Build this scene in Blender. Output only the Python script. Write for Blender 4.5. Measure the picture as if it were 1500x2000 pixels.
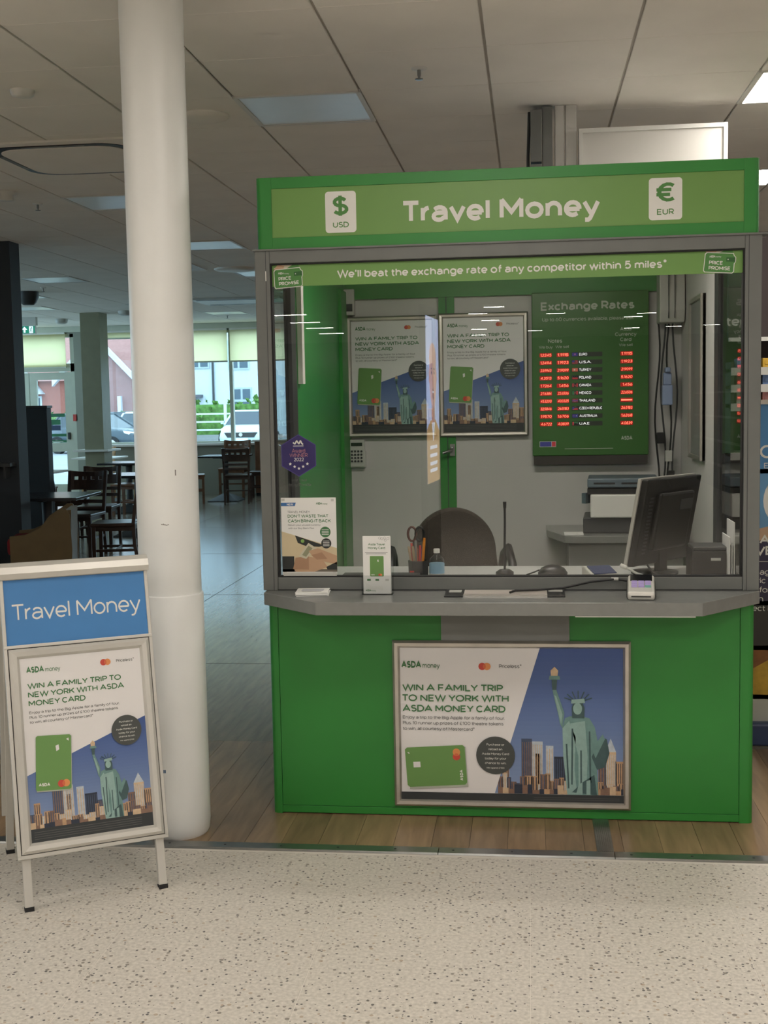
import bpy, bmesh, math, random
from mathutils import Vector, Matrix
random.seed(7)
S = bpy.context.scene
for o in list(bpy.data.objects):
    bpy.data.objects.remove(o)

# ------------------------------------------------------------------ camera, sky, exposure
cam_data = bpy.data.cameras.new('camera')
cam_data.sensor_fit = 'VERTICAL'
cam_data.sensor_height = 36.0
cam_data.lens = 36.0 * 2367.64 / 2000.0
cam_data.clip_start = 0.05
cam_data.clip_end = 400
cam = bpy.data.objects.new('camera', cam_data)
S.collection.objects.link(cam)
rt = Vector((0.9927438, 0.1188193, -0.0184846))
dn = Vector((-0.0076645, -0.0908828, -0.9958321))
fw = Vector((-0.1200040, 0.9887478, -0.0893126))
cam.matrix_world = Matrix(((rt.x, -dn.x, -fw.x, 0.9717), (rt.y, -dn.y, -fw.y, -4.3812),
                           (rt.z, -dn.z, -fw.z, 1.5348), (0, 0, 0, 1)))
S.camera = cam

world = bpy.data.worlds.new('overcast_sky')
S.world = world
world.use_nodes = True
bg = world.node_tree.nodes['Background']
bg.inputs[0].default_value = (0.60, 0.87, 1.0, 1)
SKY = 2.9
bg.inputs[1].default_value = SKY

PANEL_EMIT = 24.0        # ceiling panels of the shop hall that are switched on
STRIP_EMIT = 34.0
KIOSK_FILL_EMIT = 36.0
S.view_settings.view_transform = 'Standard'
S.view_settings.look = 'None'
S.view_settings.exposure = 0.34
S.view_settings.gamma = 1.0
S.view_settings.use_curve_mapping = False
S.cycles.max_bounces = 6
S.cycles.diffuse_bounces = 3
S.cycles.adaptive_threshold = 0.05
S.cycles.glossy_bounces = 3
S.cycles.transparent_max_bounces = 24
S.cycles.caustics_reflective = False
S.cycles.caustics_refractive = False
S.cycles.use_denoising = True
S.cycles.sample_clamp_indirect = 6.0

# ------------------------------------------------------------------ materials
def lin(c):
    r = []
    for v in c[:3]:
        v = v / 255.0
        r.append(v / 12.92 if v <= 0.04045 else ((v + 0.055) / 1.055) ** 2.4)
    return (r[0], r[1], r[2], 1.0)

MATS = {}
def mat(name, col, rough=0.5, metal=0.0, vary=0.06, scale=8.0, emit=None, es=0.0, bump=0.0, bscale=60.0, spec=0.5):
    """principled material, its colour broken up by procedural noise"""
    if name in MATS:
        return MATS[name]
    m = bpy.data.materials.new(name)
    m.use_nodes = True
    nt = m.node_tree
    b = nt.nodes['Principled BSDF']
    b.inputs['Roughness'].default_value = rough
    b.inputs['Metallic'].default_value = metal
    b.inputs['Specular IOR Level'].default_value = spec
    c = lin(col)
    if vary > 0:
        tc = nt.nodes.new('ShaderNodeTexCoord')
        nz = nt.nodes.new('ShaderNodeTexNoise')
        nz.inputs['Scale'].default_value = scale
        nz.inputs['Detail'].default_value = 4
        rp = nt.nodes.new('ShaderNodeValToRGB')
        rp.color_ramp.elements[0].position = 0.3
        rp.color_ramp.elements[1].position = 0.7
        rp.color_ramp.elements[0].color = (c[0]*(1-vary), c[1]*(1-vary), c[2]*(1-vary), 1)
        rp.color_ramp.elements[1].color = (min(1, c[0]*(1+vary)), min(1, c[1]*(1+vary)), min(1, c[2]*(1+vary)), 1)
        nt.links.new(tc.outputs['Object'], nz.inputs['Vector'])
        nt.links.new(nz.outputs['Fac'], rp.inputs['Fac'])
        nt.links.new(rp.outputs['Color'], b.inputs['Base Color'])
    else:
        b.inputs['Base Color'].default_value = c
    if emit:
        b.inputs['Emission Color'].default_value = lin(emit)
        b.inputs['Emission Strength'].default_value = es
    if bump > 0:
        tc2 = nt.nodes.new('ShaderNodeTexCoord')
        n2 = nt.nodes.new('ShaderNodeTexNoise')
        n2.inputs['Scale'].default_value = bscale
        n2.inputs['Detail'].default_value = 6
        bp = nt.nodes.new('ShaderNodeBump')
        bp.inputs['Strength'].default_value = bump
        bp.inputs['Distance'].default_value = 0.01
        nt.links.new(tc2.outputs['Object'], n2.inputs['Vector'])
        nt.links.new(n2.outputs['Fac'], bp.inputs['Height'])
        nt.links.new(bp.outputs['Normal'], b.inputs['Normal'])
    MATS[name] = m
    return m

def glass_mat(name, tint=(1, 1, 1), ior=1.45, rough=0.0):
    m = bpy.data.materials.new(name)
    m.use_nodes = True
    nt = m.node_tree
    nt.nodes.remove(nt.nodes['Principled BSDF'])
    out = nt.nodes['Material Output']
    tr = nt.nodes.new('ShaderNodeBsdfTransparent')
    tr.inputs[0].default_value = (*tint, 1)
    gl = nt.nodes.new('ShaderNodeBsdfGlossy')
    gl.inputs['Roughness'].default_value = rough
    # Schlick reflectance, the same from either side of the pane
    f0 = ((ior - 1) / (ior + 1)) ** 2
    ge = nt.nodes.new('ShaderNodeNewGeometry')
    dt = nt.nodes.new('ShaderNodeVectorMath'); dt.operation = 'DOT_PRODUCT'
    nt.links.new(ge.outputs['Normal'], dt.inputs[0]); nt.links.new(ge.outputs['Incoming'], dt.inputs[1])
    ab = nt.nodes.new('ShaderNodeMath'); ab.operation = 'ABSOLUTE'; nt.links.new(dt.outputs['Value'], ab.inputs[0])
    om = nt.nodes.new('ShaderNodeMath'); om.operation = 'SUBTRACT'; om.inputs[0].default_value = 1.0; nt.links.new(ab.outputs[0], om.inputs[1])
    pw_ = nt.nodes.new('ShaderNodeMath'); pw_.operation = 'POWER'; pw_.inputs[1].default_value = 5.0; nt.links.new(om.outputs[0], pw_.inputs[0])
    fr = nt.nodes.new('ShaderNodeMath'); fr.operation = 'MULTIPLY_ADD'; fr.inputs[1].default_value = 1 - f0; fr.inputs[2].default_value = f0
    nt.links.new(pw_.outputs[0], fr.inputs[0])
    mx = nt.nodes.new('ShaderNodeMixShader')
    nt.links.new(fr.outputs[0], mx.inputs[0])
    nt.links.new(tr.outputs[0], mx.inputs[1])
    nt.links.new(gl.outputs[0], mx.inputs[2])
    nt.links.new(mx.outputs[0], out.inputs['Surface'])
    MATS[name] = m
    return m

GREEN = mat('green_paint', (48, 136, 56), 0.42, vary=0.07, scale=3)
GREEN2 = mat('green_side_panel', (48, 140, 66), 0.38, vary=0.06, scale=3)
LGREEN = mat('light_green_vinyl', (112, 156, 80), 0.4, vary=0.03, scale=4)
WHITEV = mat('white_vinyl', (232, 232, 226), 0.45, vary=0.02)
DGREENV = mat('dark_green_vinyl', (78, 136, 66), 0.5, vary=0.03)
GREYM = mat('grey_powder_coat', (112, 115, 112), 0.42, vary=0.05, scale=12, bump=0.03, bscale=300)
CTOP = mat('grey_laminate', (128, 130, 127), 0.22, vary=0.04, scale=30)
GREYP = mat('grey_panel', (126, 128, 126), 0.5, vary=0.03)
ALU = mat('brushed_aluminium', (196, 192, 184), 0.32, 0.85, vary=0.05, scale=20)
ALUW = mat('silver_lacquer', (205, 203, 196), 0.38, 0.25, vary=0.03)
STEEL = mat('steel', (150, 152, 150), 0.3, 0.9, vary=0.06, scale=25)
WHITEP = mat('white_paint', (226, 224, 218), 0.5, vary=0.025, scale=3)
COLW = mat('column_paint', (242, 244, 242), 0.38, vary=0.025, scale=4, bump=0.05, bscale=20)
WALLW = mat('white_wall_panel', (205, 203, 200), 0.5, vary=0.04, scale=2)
PAPER = mat('paper', (236, 236, 232), 0.6, vary=0.02)
BLACKP = mat('black_plastic', (26, 27, 28), 0.4, vary=0.1, scale=20)
DARKG = mat('dark_grey_plastic', (58, 60, 62), 0.45, vary=0.08)
GREYPL = mat('light_grey_plastic', (196, 196, 190), 0.45, vary=0.03)
RUBBER = mat('rubber', (32, 32, 33), 0.8, vary=0.1)
FABRIC = mat('dark_brown_fabric', (62, 55, 48), 0.9, vary=0.15, scale=60, bump=0.3, bscale=200)
GLASS = glass_mat('clear_glass', (0.95, 0.96, 0.952), 1.5)
WGLASS = glass_mat('window_glass', (0.95, 0.98, 1.0), 1.4)
ACRYL = glass_mat('clear_acrylic', (0.93, 0.94, 0.94), 1.35, 0.05)
CEILM = mat('ceiling_tile_mineral', (243, 238, 230), 0.9, vary=0.03, scale=3, bump=0.15, bscale=400, spec=0.2)
CEILG = mat('ceiling_grid', (210, 204, 194), 0.8, vary=0.05)
DIFF_OFF = mat('light_diffuser_off', (234, 240, 244), 0.28, vary=0.02, spec=0.9)
DIFF_ON = mat('light_diffuser_on', (255, 250, 240), 0.5, vary=0.0, emit=(255, 247, 238), es=PANEL_EMIT)
DIFF_LOW = mat('light_diffuser_dimmer', (255, 250, 240), 0.5, vary=0.0, emit=(255, 247, 238), es=PANEL_EMIT * .55)
STRIP_ON = mat('strip_lamp_on', (255, 250, 240), 0.5, vary=0.0, emit=(255, 246, 236), es=STRIP_EMIT)
WOODL = mat('light_oak', (178, 138, 92), 0.4, vary=0.15, scale=12)
WOODD = mat('dark_walnut', (58, 42, 34), 0.32, vary=0.2, scale=14)
WOODM = mat('mid_brown_wood', (112, 76, 52), 0.38, vary=0.18, scale=14)
DTOP = mat('dark_table_laminate', (44, 46, 50), 0.2, vary=0.1, scale=10)
BLIND = None

def blind_mat():
    m = bpy.data.materials.new('cream_blind_fabric')
    m.use_nodes = True
    nt = m.node_tree
    b = nt.nodes['Principled BSDF']
    b.inputs['Base Color'].default_value = lin((236, 230, 196))
    b.inputs['Roughness'].default_value = 0.9
    tl = nt.nodes.new('ShaderNodeBsdfTranslucent')
    wv = nt.nodes.new('ShaderNodeTexWave')
    wv.inputs['Scale'].default_value = 40
    rp = nt.nodes.new('ShaderNodeValToRGB')
    rp.color_ramp.elements[0].color = lin((252, 246, 216))
    rp.color_ramp.elements[1].color = lin((254, 250, 224))
    nt.links.new(wv.outputs['Fac'], rp.inputs['Fac'])
    nt.links.new(rp.outputs['Color'], tl.inputs['Color'])
    mx = nt.nodes.new('ShaderNodeMixShader')
    mx.inputs[0].default_value = 0.9
    nt.links.new(b.outputs[0], mx.inputs[1])
    nt.links.new(tl.outputs[0], mx.inputs[2])
    nt.links.new(mx.outputs[0], nt.nodes['Material Output'].inputs['Surface'])
    return m
BLIND = blind_mat()

def terrazzo(name):
    m = bpy.data.materials.new(name)
    m.use_nodes = True
    nt = m.node_tree
    L = nt.links
    b = nt.nodes['Principled BSDF']
    b.inputs['Roughness'].default_value = 0.5
    b.inputs['Specular IOR Level'].default_value = 0.35
    tc = nt.nodes.new('ShaderNodeTexCoord')
    base = nt.nodes.new('ShaderNodeTexNoise')
    base.inputs['Scale'].default_value = 90
    base.inputs['Detail'].default_value = 8
    r0 = nt.nodes.new('ShaderNodeValToRGB')
    r0.color_ramp.elements[0].position = 0.35
    r0.color_ramp.elements[1].position = 0.65
    r0.color_ramp.elements[0].color = lin((198, 192, 181))
    r0.color_ramp.elements[1].color = lin((222, 216, 205))
    L.new(tc.outputs['Generated'], base.inputs['Vector'])
    geo = nt.nodes.new('ShaderNodeNewGeometry')
    L.new(geo.outputs['Position'], base.inputs['Vector'])
    L.new(base.outputs['Fac'], r0.inputs['Fac'])
    prev = r0.outputs['Color']
    for sc, th, col, mxp in ((62, 0.17, (128, 120, 110), 0.85), (82, 0.155, (74, 72, 72), 0.9), (46, 0.12, (172, 150, 124), 0.7)):
        vo = nt.nodes.new('ShaderNodeTexVoronoi')
        vo.inputs['Scale'].default_value = sc
        L.new(geo.outputs['Position'], vo.inputs['Vector'])
        # only some cells carry a chip
        sep = nt.nodes.new('ShaderNodeSeparateColor')
        L.new(vo.outputs['Color'], sep.inputs[0])
        gt = nt.nodes.new('ShaderNodeMath'); gt.operation = 'GREATER_THAN'; gt.inputs[1].default_value = 0.62
        L.new(sep.outputs[0], gt.inputs[0])
        sz = nt.nodes.new('ShaderNodeMath'); sz.operation = 'MULTIPLY'; sz.inputs[1].default_value = th * 2.3
        L.new(sep.outputs[1], sz.inputs[0])
        lt = nt.nodes.new('ShaderNodeMath'); lt.operation = 'LESS_THAN'
        L.new(vo.outputs['Distance'], lt.inputs[0]); L.new(sz.outputs[0], lt.inputs[1])
        mu = nt.nodes.new('ShaderNodeMath'); mu.operation = 'MULTIPLY'
        L.new(gt.outputs[0], mu.inputs[0]); L.new(lt.outputs[0], mu.inputs[1])
        m2 = nt.nodes.new('ShaderNodeMath'); m2.operation = 'MULTIPLY'; m2.inputs[1].default_value = mxp
        L.new(mu.outputs[0], m2.inputs[0])
        mx = nt.nodes.new('ShaderNodeMix'); mx.data_type = 'RGBA'
        L.new(m2.outputs[0], mx.inputs['Factor'])
        L.new(prev, mx.inputs['A'])
        mx.inputs['B'].default_value = lin(col)
        prev = mx.outputs['Result']
    L.new(prev, b.inputs['Base Color'])
    MATS[name] = m
    return m
TERR = terrazzo('terrazzo_chips')
GROUT = mat('pale_grout', (228, 222, 212), 0.7, vary=0.04)

def plankwood(name, ca, cb, rough, yscale=1.0):
    m = bpy.data.materials.new(name)
    m.use_nodes = True
    nt = m.node_tree
    L = nt.links
    b = nt.nodes['Principled BSDF']
    b.inputs['Roughness'].default_value = rough
    geo = nt.nodes.new('ShaderNodeNewGeometry')
    mp = nt.nodes.new('ShaderNodeMapping')
    mp.inputs['Scale'].default_value = (14, 1.6 * yscale, 14)
    L.new(geo.outputs['Position'], mp.inputs['Vector'])
    nz = nt.nodes.new('ShaderNodeTexNoise')
    nz.inputs['Scale'].default_value = 2.2
    nz.inputs['Detail'].default_value = 7
    nz.inputs['Distortion'].default_value = 0.6
    L.new(mp.outputs[0], nz.inputs['Vector'])
    oi = nt.nodes.new('ShaderNodeObjectInfo')
    ad = nt.nodes.new('ShaderNodeMath'); ad.operation = 'MULTIPLY_ADD'
    ad.inputs[1].default_value = 0.34
    L.new(oi.outputs['Random'], ad.inputs[0])
    L.new(nz.outputs['Fac'], ad.inputs[2])
    rp = nt.nodes.new('ShaderNodeValToRGB')
    rp.color_ramp.elements[0].position = 0.4
    rp.color_ramp.elements[1].position = 0.95
    rp.color_ramp.elements[0].color = lin(ca)
    rp.color_ramp.elements[1].color = lin(cb)
    L.new(ad.outputs[0], rp.inputs['Fac'])
    L.new(rp.outputs['Color'], b.inputs['Base Color'])
    bp = nt.nodes.new('ShaderNodeBump'); bp.inputs['Strength'].default_value = 0.08; bp.inputs['Distance'].default_value = 0.004
    L.new(nz.outputs['Fac'], bp.inputs['Height']); L.new(bp.outputs[0], b.inputs['Normal'])
    MATS[name] = m
    return m
PLANK = plankwood('oak_effect_vinyl', (118, 96, 72), (164, 136, 104), 0.3)
CAFEF = plankwood('worn_cafe_floor', (122, 112, 100), (158, 146, 130), 0.17)
CAFEF.node_tree.nodes['Principled BSDF'].inputs['Specular IOR Level'].default_value = 0.9

# ------------------------------------------------------------------ mesh helpers
class MB:
    def __init__(self):
        self.v, self.f, self.m, self.s = [], [], [], []
        self.mi = 0
    def add(self, verts, faces, smooth=False, mi=None):
        n = len(self.v)
        self.v += [tuple(p) for p in verts]
        for f in faces:
            self.f.append(tuple(i + n for i in f)); self.m.append(self.mi if mi is None else mi); self.s.append(smooth)
        return self
    def box(self, x0, x1, y0, y1, z0, z1):
        return self.hexa([(x0, y0, z0), (x1, y0, z0), (x1, y1, z0), (x0, y1, z0), (x0, y0, z1), (x1, y0, z1), (x1, y1, z1), (x0, y1, z1)])
    def hexa(self, p):
        return self.add(p, [(0, 3, 2, 1), (4, 5, 6, 7), (0, 1, 5, 4), (1, 2, 6, 5), (2, 3, 7, 6), (3, 0, 4, 7)])
    def prism(self, poly, a, b, axis='z'):
        """extrude a 2-D polygon; axis z: (x,y), axis y: (x,z), axis x: (y,z)"""
        n = len(poly)
        def P(p, t):
            return {'z': (p[0], p[1], t), 'y': (p[0], t, p[1]), 'x': (t, p[0], p[1])}[axis]
        vs = [P(p, a) for p in poly] + [P(p, b) for p in poly]
        fs = [tuple(range(n - 1, -1, -1)), tuple(range(n, 2 * n))] + [(i, (i + 1) % n, n + (i + 1) % n, n + i) for i in range(n)]
        return self.add(vs, fs)
    def lathe(self, prof, seg=24, c=(0, 0), smooth=True):
        vs, fs = [], []
        k = len(prof)
        for i in range(seg):
            a = 2 * math.pi * i / seg
            for r, z in prof:
                vs.append((c[0] + r * math.cos(a), c[1] + r * math.sin(a), z))
        for i in range(seg):
            j = (i + 1) % seg
            for q in range(k - 1):
                fs.append((i * k + q, j * k + q, j * k + q + 1, i * k + q + 1))
        self.add(vs, fs, smooth)
        self.add([vs[i * k] for i in range(seg)], [tuple(range(seg - 1, -1, -1))])
        self.add([vs[i * k + k - 1] for i in range(seg)], [tuple(range(seg))])
        return self
    def tube(self, pts, r, seg=8, smooth=True, rot=0.0):
        pts = [Vector(p) for p in pts]
        rs = r if isinstance(r, (list, tuple)) else [r] * len(pts)
        vs, fs = [], []
        prev = None
        for i, p in enumerate(pts):
            d = (pts[min(i + 1, len(pts) - 1)] - pts[max(i - 1, 0)]).normalized()
            ref = Vector((0, 0, 1)) if abs(d.z) < 0.95 else Vector((0, 1, 0))
            u = d.cross(ref).normalized()
            if prev and u.dot(prev) < 0: u = -u
            prev = u
            w = d.cross(u)
            for k in range(seg):
                a = 2 * math.pi * k / seg + rot
                vs.append(p + (u * math.cos(a) + w * math.sin(a)) * rs[i])
        for i in range(len(pts) - 1):
            for k in range(seg):
                k2 = (k + 1) % seg
                fs.append((i * seg + k, i * seg + k2, (i + 1) * seg + k2, (i + 1) * seg + k))
        self.add(vs, fs, smooth)
        self.add([vs[k] for k in range(seg)], [tuple(range(seg - 1, -1, -1))])
        self.add([vs[(len(pts) - 1) * seg + k] for k in range(seg)], [tuple(range(seg))])
        return self
    def mesh(self, name, mats, bevel=0.0, bseg=2):
        me = bpy.data.meshes.new(name)
        me.from_pydata(self.v, [], self.f)
        for m in (mats if isinstance(mats, (list, tuple)) else [mats]):
            me.materials.append(m)
        for p, mi, s in zip(me.polygons, self.m, self.s):
            p.material_index = mi; p.use_smooth = s
        bm = bmesh.new(); bm.from_mesh(me)
        bmesh.ops.recalc_face_normals(bm, faces=bm.faces)
        if bevel > 0:
            bmesh.ops.bevel(bm, geom=list(bm.edges), offset=bevel, segments=bseg, affect='EDGES', profile=0.5)
        bm.to_mesh(me); bm.free()
        return me

COL = S.collection
def link(name, me, parent=None, loc=(0, 0, 0), rz=0.0):
    o = bpy.data.objects.new(name, me)
    COL.objects.link(o)
    o.location = loc
    o.rotation_euler = (0, 0, rz)
    if parent: o.parent = parent
    return o
def part(name, mb, mats, parent=None, loc=(0, 0, 0), rz=0.0, bevel=0.0, bseg=2, label=None):
    o = link(name, mb.mesh(name, mats, bevel, bseg), parent, loc, rz)
    if label: o['label'] = label
    return o
def tag(o, label, cat, group=None):
    o['label'] = label; o['category'] = cat
    if group: o['group'] = group
    return o
def thing(name, label, cat, loc=(0, 0, 0), rz=0.0, group=None):
    o = bpy.data.objects.new(name, None)
    COL.objects.link(o)
    o.empty_display_size = 0.1
    o.location = loc; o.rotation_euler = (0, 0, rz)
    return tag(o, label, cat, group)
def struct(o):
    o['kind'] = 'structure'
    return o
def copy_tree(o, parent=None):
    c = o.copy(); COL.objects.link(c)
    if parent: c.parent = parent
    for ch in list(o.children):
        if ch is not c: copy_tree(ch, c)
    return c

# ------------------------------------------------------------------ flat print (lettering and artwork)
def _arc(cx, cy, rx, ry, a0, a1):
    n = max(4, int(abs(a1 - a0) / 22))
    return [(cx + rx * math.cos(math.radians(a0 + (a1 - a0) * i / n)), cy + ry * math.sin(math.radians(a0 + (a1 - a0) * i / n))) for i in range(n + 1)]
_A = _arc
_E = [_A(.5, .5, .5, .5, 0, 360)]
_ST = [(0, 0), (0, 1)]
# geometric sans-serif drawn as strokes: glyph -> (class, width, strokes); class c = capital height, x = x height
GLY = {
 'A': ('c', .70, [[(0, 0), (.5, 1), (1, 0)], [(.2, .32), (.8, .32)]]),
 'B': ('c', .50, [[(0, 0), (0, 1), (.55, 1)] + _A(.55, .76, .38, .24, 90, -90) + [(0, .52)], [(0, .52), (.6, .52)] + _A(.6, .26, .4, .26, 90, -90) + [(0, 0)]]),
 'C': ('c', .62, [_A(.52, .5, .52, .5, 48, 312)]),
 'D': ('c', .58, [[(0, 0), (0, 1), (.4, 1)] + _A(.4, .5, .6, .5, 90, -90) + [(0, 0)]]),
 'E': ('c', .46, [[(1, 1), (0, 1), (0, 0), (1, 0)], [(0, .5), (.9, .5)]]),
 'F': ('c', .46, [[(1, 1), (0, 1), (0, 0)], [(0, .48), (.9, .48)]]),
 'G': ('c', .66, [_A(.5, .5, .5, .5, 50, 318) + [(.97, .17), (.97, .47), (.6, .47)]]),
 'H': ('c', .55, [_ST, [(1, 0), (1, 1)], [(0, .5), (1, .5)]]),
 'I': ('c', 0, [_ST]),
 'J': ('c', .42, [[(1, 1), (1, .3)] + _A(.52, .3, .48, .3, 0, -150)]),
 'K': ('c', .55, [_ST, [(1, 1), (.02, .36)], [(.38, .6), (1, 0)]]),
 'L': ('c', .43, [[(0, 1), (0, 0), (1, 0)]]),
 'M': ('c', .68, [_ST, [(1, 0), (1, 1)], [(0, 1), (.5, .3), (1, 1)]]),
 'N': ('c', .58, [_ST, [(1, 0), (1, 1)], [(0, 1), (1, 0)]]),
 'O': ('c', .72, _E),
 'P': ('c', .48, [[(0, 0), (0, 1), (.5, 1)] + _A(.5, .71, .5, .29, 90, -90) + [(0, .42)]]),
 'Q': ('c', .72, _E + [[(.6, .3), (1, -.02)]]),
 'R': ('c', .50, [[(0, 0), (0, 1), (.5, 1)] + _A(.5, .71, .48, .29, 90, -90) + [(0, .42)], [(.5, .42), (1, 0)]]),
 'S': ('c', .48, [_A(.5, .76, .44, .24, 30, 262) + _A(.5, .265, .5, .265, 82, -148)]),
 'T': ('c', .54, [[(0, 1), (1, 1)], [(.5, 1), (.5, 0)]]),
 'U': ('c', .54, [[(0, 1), (0, .38)] + _A(.5, .38, .5, .38, 180, 360) + [(1, 1)]]),
 'V': ('c', .64, [[(0, 1), (.5, 0), (1, 1)]]),
 'W': ('c', .98, [[(0, 1), (.26, 0), (.5, 1), (.74, 0), (1, 1)]]),
 'X': ('c', .58, [[(0, 1), (1, 0)], [(0, 0), (1, 1)]]),
 'Y': ('c', .60, [[(0, 1), (.5, .44), (1, 1)], [(.5, .44), (.5, 0)]]),
 'Z': ('c', .52, [[(0, 1), (1, 1), (0, 0), (1, 0)]]),
 '0': ('c', .54, _E), '1': ('c', .22, [[(0, .8), (1, 1), (1, 0)]]),
 '2': ('c', .46, [_A(.48, .71, .47, .29, 160, -32) + [(0, 0), (1, 0)]]),
 '3': ('c', .46, [_A(.46, .76, .42, .24, 150, -90) + _A(.46, .27, .5, .27, 90, -150)]),
 '4': ('c', .54, [[(.74, 0), (.74, 1), (0, .25), (1, .25)]]),
 '5': ('c', .46, [[(.92, 1), (.14, 1), (.08, .54)] + _A(.46, .33, .52, .33, 118, -145)]),
 '6': ('c', .50, [_A(.5, .32, .5, .32, 0, 360), [(.03, .4), (.62, 1)]]),
 '7': ('c', .48, [[(0, 1), (1, 1), (.35, 0)]]),
 '8': ('c', .48, [_A(.5, .77, .42, .23, 0, 360), _A(.5, .27, .5, .27, 0, 360)]),
 '9': ('c', .50, [_A(.5, .68, .5, .32, 0, 360), [(.97, .6), (.38, 0)]]),
 '$': ('c', .48, [_A(.5, .74, .44, .24, 25, 262) + _A(.5, .265, .5, .265, 82, -150), [(.5, -.16), (.5, 1.16)]]),
 '€': ('c', .60, [_A(.58, .5, .44, .5, 52, 308), [(0, .65), (.74, .65)], [(0, .35), (.68, .35)]]),
 '£': ('c', .48, [_A(.55, .74, .36, .26, 20, 185) + [(.26, .0)], [(0, 0), (1, 0)], [(0, .45), (.7, .45)]]),
 'a': ('x', .43, [_A(.5, .62, .5, .38, 148, 0) + [(1, 0)], [(1, .57), (.42, .57)] + _A(.42, .285, .42, .285, 90, 270) + [(.6, .02), (1, .26)]]),
 'b': ('x', .48, [[(0, 0), (0, 1.42)]] + _E), 'c': ('x', .44, [_A(.52, .5, .52, .5, 46, 314)]),
 'd': ('x', .48, [[(1, 0), (1, 1.42)]] + _E),
 'e': ('x', .47, [[(0, .47), (1, .47)], _A(.5, .5, .5, .5, -6, 312)]),
 'f': ('x', .28, [[(.38, 0), (.38, 1.1)] + _A(.86, 1.1, .48, .32, 180, 85), [(0, .93), (1, .93)]]),
 'g': ('x', .48, _E + [[(1, 1), (1, -.08)] + _A(.5, -.08, .5, .34, 0, -150)]),
 'h': ('x', .44, [[(0, 0), (0, 1.42)], [(0, .52)] + _A(.5, .52, .5, .48, 180, 0) + [(1, 0)]]),
 'i': ('x', 0, [_ST, [(0, 1.2), (0, 1.42)]]), 'j': ('x', .1, [[(1, 1), (1, -.2), (0, -.42)], [(1, 1.2), (1, 1.42)]]),
 'k': ('x', .44, [[(0, 0), (0, 1.42)], [(.95, 1), (.02, .32)], [(.38, .6), (1, 0)]]),
 'l': ('x', 0, [[(0, 0), (0, 1.42)]]),
 'm': ('x', .74, [_ST, [(0, .55)] + _A(.25, .55, .25, .45, 180, 0) + [(.5, 0)], [(.5, .55)] + _A(.75, .55, .25, .45, 180, 0) + [(1, 0)]]),
 'n': ('x', .43, [_ST, [(0, .52)] + _A(.5, .52, .5, .48, 180, 0) + [(1, 0)]]),
 'o': ('x', .50, _E), 'p': ('x', .48, [[(0, -.42), (0, 1)]] + _E), 'q': ('x', .48, [[(1, -.42), (1, 1)]] + _E),
 'r': ('x', .24, [_ST, [(0, .45)] + _A(1, .45, 1, .55, 180, 95)]),
 's': ('x', .38, [_A(.5, .75, .44, .25, 35, 258) + _A(.5, .26, .5, .26, 80, -145)]),
 't': ('x', .28, [[(.38, 1.3), (.38, .28)] + _A(.86, .28, .48, .28, 180, 285), [(0, .93), (1, .93)]]),
 'u': ('x', .43, [[(0, 1), (0, .45)] + _A(.5, .45, .5, .45, 180, 360), [(1, 1), (1, 0)]]),
 'v': ('x', .46, [[(0, 1), (.5, 0), (1, 1)]]), 'w': ('x', .74, [[(0, 1), (.26, 0), (.5, 1), (.74, 0), (1, 1)]]),
 'x': ('x', .44, [[(0, 1), (1, 0)], [(0, 0), (1, 1)]]), 'y': ('x', .47, [[(0, 1), (.52, 0)], [(1, 1), (.42, -.3), (.28, -.42), (.05, -.42)]]),
 'z': ('x', .40, [[(0, 1), (1, 1), (0, 0), (1, 0)]]),
 '.': ('x', 0, [[(0, -.1), (0, .12)]]), ',': ('x', .02, [[(1, .1), (0, -.25)]]), "’": ('c', .02, [[(1, 1.05), (0, .74)]]),
 '*': ('c', .24, [[(.5, 1.08), (.5, .7)], [(0, 1), (1, .78)], [(1, 1), (0, .78)]]),
}
def _ribbon(pts, hw):
    """mitred ribbon along a polyline"""
    P = [Vector((p[0], p[1])) for p in pts]
    Q = [P[0]]
    for p in P[1:]:
        if (p - Q[-1]).length > 1e-5: Q.append(p)
    P = Q
    n = len(P)
    closed = (P[0] - P[-1]).length < 1e-4 and n > 3
    L, R = [], []
    for i in range(n):
        if closed: a, b = P[i - 1 if i > 0 else n - 2], P[(i + 1) if i < n - 1 else 1]
        else: a, b = P[max(i - 1, 0)], P[min(i + 1, n - 1)]
        d0 = (P[i] - a); d1 = (b - P[i])
        if d0.length < 1e-6: d0 = d1
        if d1.length < 1e-6: d1 = d0
        d0 = d0.normalized(); d1 = d1.normalized()
        n0 = Vector((-d0.y, d0.x)); n1 = Vector((-d1.y, d1.x))
        m = n0 + n1
        if m.length < .35: m = n1 * 2
        m = m.normalized()
        k = hw / max(.45, m.dot(n1))
        L.append(P[i] + m * k); R.append(P[i] - m * k)
    vs = [tuple(p) for p in L] + [tuple(p) for p in R]
    return vs, [(i, n + i, n + i + 1, i + 1) for i in range(n - 1)]
LSB = {c: .0 for c in 'AVWYTvwyxXJt'}; LSB.update({c: .5 for c in 'OCGQocedqgS'}); LSB.update({'.': 0, ',': 0, 'j': .5})
RSB = {c: -.8 for c in 'TVWYrfLP'}; RSB.update({c: 0 for c in 'AvwyKkRXxt'}); RSB.update({c: .5 for c in 'OQoebpDGS'}); RSB.update({'C': -.4, 'c': -.2})
_tc = {}
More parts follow.
